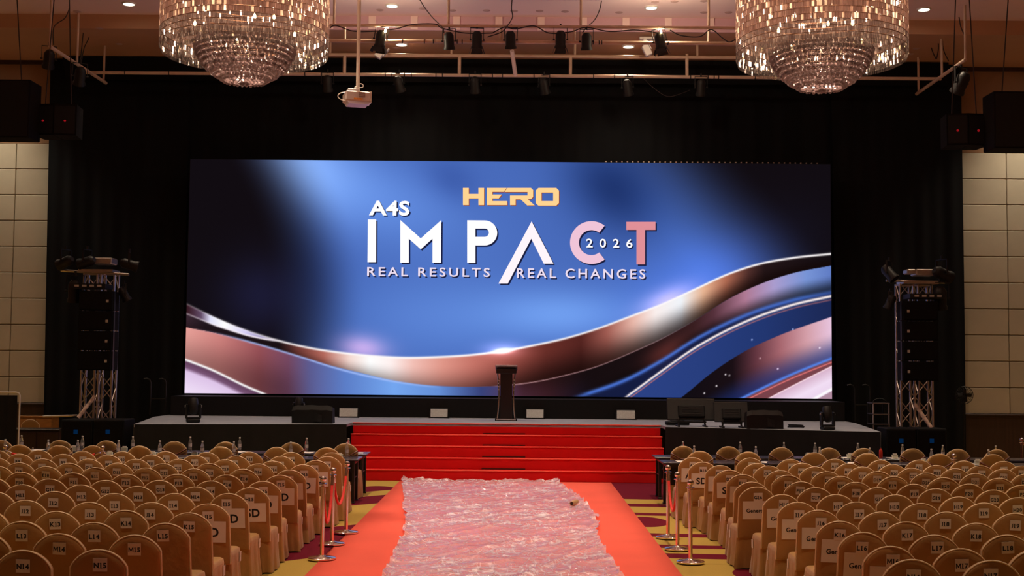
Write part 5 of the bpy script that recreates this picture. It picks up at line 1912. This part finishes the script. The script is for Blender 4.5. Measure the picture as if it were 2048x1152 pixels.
p = on_stage(1012, 841)
t = thing('podium', 'dark wood podium with steel side tubes and slanted top on the stage', 'podium', tuple(p))
sc_ = p.y / F
Hh_ = (841 - 735) * sc_
MB().bbox((0, 0.05, Hh_ / 2 - 0.02), (0.27, 0.16, Hh_ - 0.10), 0.006).build('column', M_WOOD, t)
MB().bbox((0, 0.03, Hh_ - 0.09), (0.46, 0.34, 0.11), 0.012).build('desk_box', M_WOOD, t)
mtop = Matrix.Translation((0, 0.02, Hh_ - 0.015)) @ Matrix.Rotation(-0.25, 4, 'X')
MB().bbox((0, 0, 0), (0.50, 0.42, 0.03), 0.008, mtop).build('desk_top', mat('podium_top', (0.55, 0.42, 0.40), 0.25, metal=0.4), t)
for s in (-1, 1):
    tube = [(s * (0.165 + 0.035 * (1 - math.sin(PI * k / 14))), -0.02, 0.04 + (Hh_ - 0.19) * k / 14) for k in range(15)]
    MB().tube(tube, 0.017, 10).build('side_tube', M_CHROME, t, True)
    for zz in (0.58, 0.64, 0.70, 0.76):
        MB().lathe([(0.0, -0.022), (0.02, -0.012), (0.023, 0), (0.02, 0.012), (0.0, 0.022)], 10, Matrix.Translation((s * 0.172, -0.02, Hh_ * zz))).build('knob', M_CHROME, t, True)
    MB().bbox((s * 0.235, 0.02, 0.028), (0.025, 0.40, 0.05), 0.005).build('foot', M_BLACK, t)
MB().bbox((0, 0.02, 0.03), (0.46, 0.36, 0.03), 0.006).build('base', M_CHROME, t)

M_PALELAMP = mat('pale_lamp_face', (0.80, 0.84, 0.80), 0.35, noise=0.12, nscale=30)
for k, (px0, px1, py0, py1, nm) in enumerate(((678.5, 714.5, 818.5, 834.5, 'leftmost of the four'), (861, 895, 819.5, 835, 'second along, left of the podium'), (1053, 1087, 820.5, 836.5, 'just right of the podium'), (1234, 1270, 822, 838, 'rightmost of the four'))):
    p = on_stage((px0 + px1) / 2, py1 + 1)
    p.y = min(p.y, 28.72)
    a, b_ = at(px0, py1, Y=p.y), at(px1, py0, Y=p.y)
    w, h = b_.x - a.x, b_.z - a.z
    t = thing('flood_lamp', 'small pale rectangular flood lamp on the stage floor, %s' % nm, 'flood lamp', ((a.x + b_.x) / 2, p.y, STAGE_Z), (-0.12, 0, 0), 'flood lamps along the stage back')
    MB().bbox((0, 0.07, h / 2 + 0.03), (w + 0.03, 0.1, h + 0.03), 0.01).build('housing', M_BLACKMET, t)
    MB().box((0, 0.013, h / 2 + 0.03), (w, 0.02, h)).build('face', M_PALELAMP, t)
    for s in (-1, 1):
        MB().box((s * (w / 2 + 0.03), 0.06, 0.09), (0.014, 0.05, 0.18)).build('bracket', M_BLACKMET, t)
    MB().box((0, 0.06, 0.008), (w + 0.08, 0.10, 0.016)).build('foot', M_BLACKMET, t)


def moving_head(px, py, h_px, label, pan):
    p = on_stage(px, py)
    if p.y > 28.5:
        p = at(px, py, Y=28.5)
        p.z = STAGE_Z
    k = (h_px * p.y / F) / 0.62
    t = thing('moving_head_lamp', label, 'moving head lamp', tuple(p), (0, 0, pan), 'moving head lamps on the stage')
    t.scale = (k, k, k)
    MB().bbox((0, 0, 0.05), (0.32, 0.26, 0.09), 0.02).build('base', M_BLACKMET, t)
    for s in (-1, 1):
        MB().bbox((s * 0.165, 0, 0.28), (0.05, 0.13, 0.36), 0.015).build('yoke_arm', M_BLACKMET, t)
        MB().lathe([(0.0, -0.01), (0.03, -0.01), (0.03, 0.01), (0.0, 0.01)], 12, Matrix.Translation((s * 0.195, 0, 0.40)) @ Matrix.Rotation(PI / 2, 4, 'Y')).build('pivot_cap', M_ALU, t)
    MB().bbox((0, 0, 0.115), (0.36, 0.15, 0.05), 0.012).build('yoke_bridge', M_BLACKMET, t)
    h = MB().lathe([(0.0, -0.20), (0.06, -0.20), (0.105, -0.15), (0.12, -0.05), (0.125, 0.05), (0.115, 0.16), (0.10, 0.20), (0.09, 0.20), (0.085, 0.18)], 20).build('head', M_BLACKMET, t, True, 0.6, loc=(0, 0, 0.40), rot=(-0.25, 0, 0))
    MB().lathe([(0.0, 0.18), (0.087, 0.18)], 20).build('lens', M_LENS, h)


moving_head(386, 845, 50, 'black moving head lamp upright on the stage below the video wall corner, left end', 0.4)
moving_head(597, 834, 40, 'black moving head lamp half hidden behind the covered wedge', -0.3)
moving_head(1655, 860, 48, 'black moving head lamp on the stage deck near the right end', 0.2)


def wedge(px0, px1, py0, py1, label, flip=1, m=None):
    p = on_stage((px0 + px1) / 2, py1)
    w = (px1 - px0) * p.y / F
    h = (py1 - py0) * p.y / F
    t = thing('monitor_wedge', label, 'monitor speaker', tuple(p), group='covered stage monitors')
    m = m or M_BLACK
    d = h * 1.1
    out_ = [(0, 0.0), (0.0, h * 0.75), (d * 0.22, h), (d * 0.8, h * 0.92), (d, 0.0)]
    mb = MB()
    nseg = 9
    rr = random.Random(int(px0))
    for i in range(nseg):
        u = -1 + 2 * i / (nseg - 1)
        s = 1 - 0.10 * abs(u) ** 6
        for (yy, zz) in out_:
            mb.v.append((u * w / 2 + 0.012 * math.sin(zz * 20 + i), (yy - d / 2) * s + d / 2 + 0.010 * math.sin(i * 2.3 + zz * 9), zz * (s + 0.02 * math.sin(i * 1.9 + yy * 8))))
    n = len(out_)
    for i in range(nseg - 1):
        for k in range(n):
            a, b_ = i * n + k, i * n + (k + 1) % n
            mb.f.append((a, b_, b_ + n, a + n))
    mb.f += [tuple(range(n)), tuple(range((nseg - 1) * n + n - 1, (nseg - 1) * n - 1, -1))]
    mb.build('cloth_cover', m, t, True, 0.5)
    fl = [(w * flip * (0.06 + 0.20 * q), -0.012 - 0.015 * math.sin(q * PI), h * 0.6 - 0.05 * q) for q in (0, .5, 1)]
    mb = MB().grid(3, 3, lambda i, j: (fl[i][0], fl[i][1] - 0.012 * j, fl[i][2] - h * 0.24 * j + 0.02 * i * (j == 2)))
    mb.build('loose_flap', m, t)


wedge(583, 663, 811, 847, 'black cloth covered stage monitor left of the red steps')
wedge(1495, 1566, 821, 858, 'dark cloth covered stage monitor beside the low screens', 1, mat('plum_cloth', (0.010, 0.006, 0.006), 0.7, spec=0.2, noise=0.2))


def low_screen(px0, px1, py0, py1, pyb, label):
    p = on_stage((px0 + px1) / 2, pyb)
    k = p.y / F
    w, h = (px1 - px0) * k, (py1 - py0) * k
    zc = (pyb - (py0 + py1) / 2) * k
    t = thing('floor_screen', label, 'screen', tuple(p), group='low screens facing the stage')
    tilt = Matrix.Translation((0, 0, zc)) @ Matrix.Rotation(-0.35, 4, 'X')
    MB().bbox((0, 0, 0), (w, 0.05, h), 0.012, tilt).build('back_shell', M_BLACKMET, t)
    MB().bbox((0, -0.05, -0.05), (w * 0.55, 0.07, h * 0.55), 0.02, tilt).build('electronics_box', M_BLACK, t)
    for q in range(4):
        MB().box((0, -0.088, 0.03 - q * 0.05), (w * 0.4, 0.006, 0.012), tilt).build('vent_slot', M_BLACKMET, t)
    MB().box((0, 0, h / 2 - 0.012), (w - 0.02, 0.056, 0.02), tilt).build('top_bezel', mat('grey_bezel', (0.02, 0.018, 0.017), 0.5), t)
    for s in (-1, 1):
        MB().cyl((s * w * 0.28, -0.12, 0.02), (s * w * 0.22, -0.04, zc), 0.02, n=8).build('stand_leg', M_BLACKMET, t)
        MB().box((s * w * 0.28, -0.06, 0.015), (0.05, 0.42, 0.03)).build('stand_foot', M_BLACKMET, t)
    MB().box((0, -0.1, 0.10), (w * 0.6, 0.04, 0.04)).build('stand_bar', M_BLACKMET, t)


low_screen(1334, 1430, 797, 842, 853, 'black low screen on a stand at the stage front, seen from behind, larger one')
low_screen(1428, 1496, 804, 845, 855, 'black low screen beside the plum covered monitor, smaller one')
for k, (px, py, lab) in enumerate(((1345, 850, 'flat black cable box on the stage in front of the larger screen'), (1592, 856, 'loose coil of dark cable on the stage edge near the right'))):
    p = on_stage(px, py)
    if k == 0:
        t = thing('cable_box', lab, 'box', tuple(p))
        MB().bbox((0.1, 0, 0.04), (0.5, 0.25, 0.08), 0.015).build('case', M_BLACK, t)
        MB().bbox((0.1, 0, 0.09), (0.3, 0.16, 0.03), 0.01).build('lid', M_BLACKMET, t)
    else:
        coil = [(0.16 * math.cos(a) * (1 + 0.1 * math.sin(a * 0.3)), 0.10 * math.sin(a), 0.012 + 0.0012 * i) for i, a in enumerate([k2 * 0.5 for k2 in range(46)])]
        o = MB().tube(coil, 0.009, 6).build('cable_coil', M_BLACK, None, True, loc=tuple(p))
        tag(o, lab, 'cable')

# ------------------------------------------------------------------ beside the stage, left: draped rail, crate, chair back, steps rail
M_ORANGE = mat('orange_wood', (0.42, 0.19, 0.05), 0.5, noise=0.2, nscale=5, stretch=(1, 1, 4))
p0, p1 = at(-20, 850, Y=26.5), at(38, 850, Y=26.5)
t = thing('draped_rail', 'white pipe rail hung with black cloth at the left picture edge', 'clothes rail', (p1.x, 26.5, 0))
ht = at(20, 785, Y=26.5).z
w = p1.x - p0.x
rail = [(0, 0, 0.02), (0, 0, ht - 0.06), (-0.03, 0, ht - 0.01), (-0.09, 0, ht), (-w, 0, ht)]
MB().tube(rail, 0.018, 8).build('pipe_frame', M_WHITE, t, True)
skirt([(-w, 0.02), (-0.06, 0.02)], 0.05, ht - 0.06, 30, 0.03).build('black_cloth', M_SKIRT, t, True, 1.2)
YB = 29.9
a, b_ = at(37, 858, Y=YB), at(104, 832, Y=YB)
w, h = b_.x - a.x, b_.z
t = thing('wooden_cabinet', 'orange-brown wooden cabinet by the panelled wall left of the speakers', 'cabinet', ((a.x + b_.x) / 2, YB, 0))
MB().bbox((0, 0.25, h / 2), (w, 0.46, h), 0.008).build('body', M_ORANGE, t)
MB().bbox((0, 0.25, h - 0.015), (w + 0.04, 0.52, 0.03), 0.006).build('top', M_ORANGE, t)
for k in range(2):
    d_ = MB().bbox((-w / 4 + k * w / 2, 0.012, h / 2 - 0.02), (w / 2 - 0.02, 0.02, h - 0.10), 0.005).build('door', M_ORANGE, t)
    MB().lathe([(0.0, 0.0), (0.02, 0.01), (0.0, 0.03)], 10, Matrix.Translation(((-0.05 if k == 0 else 0.05), 0.0, h * 0.6)) @ Matrix.Rotation(PI / 2, 4, 'X')).build('knob', M_ALU, d_)
sz = at(60, 858, Y=27.4).z
a, b_ = at(-15, 858, Y=27.4), at(118, 858, Y=27.4)
t = thing('sideboard', 'long dark brown sideboard left of the subwoofers, before the orange cabinet', 'sideboard', ((a.x + b_.x) / 2, 27.4, 0))
w = b_.x - a.x
MB().bbox((0, 0.3, sz / 2 - 0.02), (w, 0.55, sz - 0.04), 0.01).build('body', M_WAINSCOT, t)
MB().bbox((0, 0.3, sz - 0.02), (w + 0.04, 0.6, 0.04), 0.008).build('top', M_WOOD, t)
for k in range(3):
    d_ = MB().bbox((-w / 2 + w * (k + 0.5) / 3, 0.015, sz / 2), (w / 3 - 0.03, 0.02, sz - 0.16), 0.006).build('door', M_WAINSCOT, t)
    MB().lathe([(0.0, 0.0), (0.02, 0.01), (0.0, 0.03)], 10, Matrix.Translation((-w / 2 + w * (k + 0.85) / 3, 0.0, sz / 2)) @ Matrix.Rotation(PI / 2, 4, 'X')).build('knob', M_ALU, d_)
p = at(72, 838, z=CH_TOP)
t = thing('banquet_chair', 'lone gold covered chair in front of the orange cabinet', 'chair', (p.x, min(p.y, 29.2), 0))
bk = link('backrest_cover', BACKS[1], t)
link('piping', PIPING, bk)
link('seat_cover', SEATS[1], t)
a, b_ = at(86, 833, Y=26.2), at(155, 831, Y=26.2)
o = MB().cyl(a, b_, 0.02, n=8).build('metal_bar', M_ALU, None, True)
tag(o, 'thin metal bar sticking out behind the left subwoofers', 'bar')


def hand_rail(px, py0, py1, Y, label, flip, py_base):
    a = at(px, py0, Y=Y)
    zb = STAGE_Z
    t = thing('step_hand_rail', label, 'hand rail', (a.x, Y, zb))
    h = a.z - zb
    for q in range(2):
        dx = q * 0.36 * flip
        pts = [(dx, 0, 0), (dx, 0, h - 0.10), (dx - flip * 0.03, 0, h - 0.03), (dx - flip * 0.10, 0, h), (dx - flip * 0.17, 0, h - 0.015)]
        MB().tube(pts, 0.016, 8).build('rail_tube', M_BLACKMET, t, True)
    MB().cyl((0, 0, h * 0.45), (0.36 * flip, 0, h * 0.45), 0.012, n=8).build('cross_tube', M_BLACKMET, t)


hand_rail(302, 757, 0, 29.0, 'thin dark hand rail of the side steps left of the video wall', 1, 0)
hand_rail(1709, 769, 0, 29.0, 'thin dark hand rail of the side steps right of the video wall', 1, 0)

# right: metal step trolley, standing fan
p = at(1757, 850, Y=27.2)
t = thing('step_trolley', 'dark metal trolley with shelves standing beside the right truss tower', 'trolley', (p.x, 27.2, 0))
hz = at(1757, 806, Y=27.2).z
for sx in (-1, 1):
    for sy in (-1, 1):
        MB().cyl((sx * 0.17, sy * 0.2, 0.02), (sx * 0.17, sy * 0.2, hz), 0.016, n=8).build('post', M_ALU if sy < 0 else M_BLACKMET, t)
for zz in (hz, hz - 0.24, hz - 0.46, hz - 0.68, 0.3):
    MB().bbox((0, 0, zz), (0.38, 0.44, 0.025), 0.006).build('shelf', M_BLACKMET, t)
    MB().box((0, -0.225, zz), (0.36, 0.012, 0.02)).build('shelf_edge', M_ALU, t)
arc_ = [(0.15 * math.cos(a), -0.1, hz + 0.10 * math.sin(a)) for a in [PI * k / 10 for k in range(11)]]
MB().tube(arc_, 0.012, 6).build('handle', M_BLACKMET, t, True)
p = at(1929, 790, Y=28.5)
t = thing('pedestal_fan', 'dark pedestal fan half hidden by the curtain edge before the right wall', 'fan', (p.x, 28.5, 0))
FR_ = 0.20
mb = MB()
for k in range(20):
    a = 2 * PI * k / 20
    pts = [(0.03 * math.cos(a), -0.10, p.z + 0.03 * math.sin(a)), (FR_ * 0.7 * math.cos(a), -0.09, p.z + FR_ * 0.7 * math.sin(a)), (FR_ * math.cos(a), 0, p.z + FR_ * math.sin(a)), (FR_ * 0.7 * math.cos(a), 0.07, p.z + FR_ * 0.7 * math.sin(a))]
    mb.tube(pts, 0.004, 4)
mb.tube([(FR_ * math.cos(2 * PI * k / 24), 0, p.z + FR_ * math.sin(2 * PI * k / 24)) for k in range(25)], 0.007, 6)
mb.build('guard', M_BLACKMET, t)
MB().cyl((0, -0.03, p.z), (0, 0.18, p.z), 0.05, n=12).build('motor', M_BLACK, t, True)
for k in range(4):
    MB().box((0.09, 0, 0), (0.14, 0.01, 0.09), Matrix.Translation((0, -0.02, p.z)) @ Matrix.Rotation(k * PI / 2, 4, 'Y') @ Matrix.Rotation(0.5, 4, 'X')).build('blade', M_BLACKMET, t)
MB().cyl((0, 0.08, 0.03), (0, 0.08, p.z), 0.018, n=8).build('pole', M_BLACKMET, t, True)
MB().lathe([(0.0, 0.0), (0.22, 0.0), (0.22, 0.015), (0.05, 0.04), (0.0, 0.04)], 20, Matrix.Translation((0, 0.08, 0))).build('base', M_BLACK, t, True)
o = MB().lathe([(0.0, 0.0), (0.03, 0.0), (0.035, 0.05), (0.03, 0.14), (0.012, 0.16), (0.012, 0.18), (0.0, 0.18)], 12).build('red_bottle', mat('red_plastic', (0.5, 0.03, 0.015), 0.35), None, True,
        loc=tuple(at(1761.5, 907, Y=22.45).xy) + (TAB_Z,))
tag(o, 'small red bottle standing on the rear table row in the right block', 'bottle')
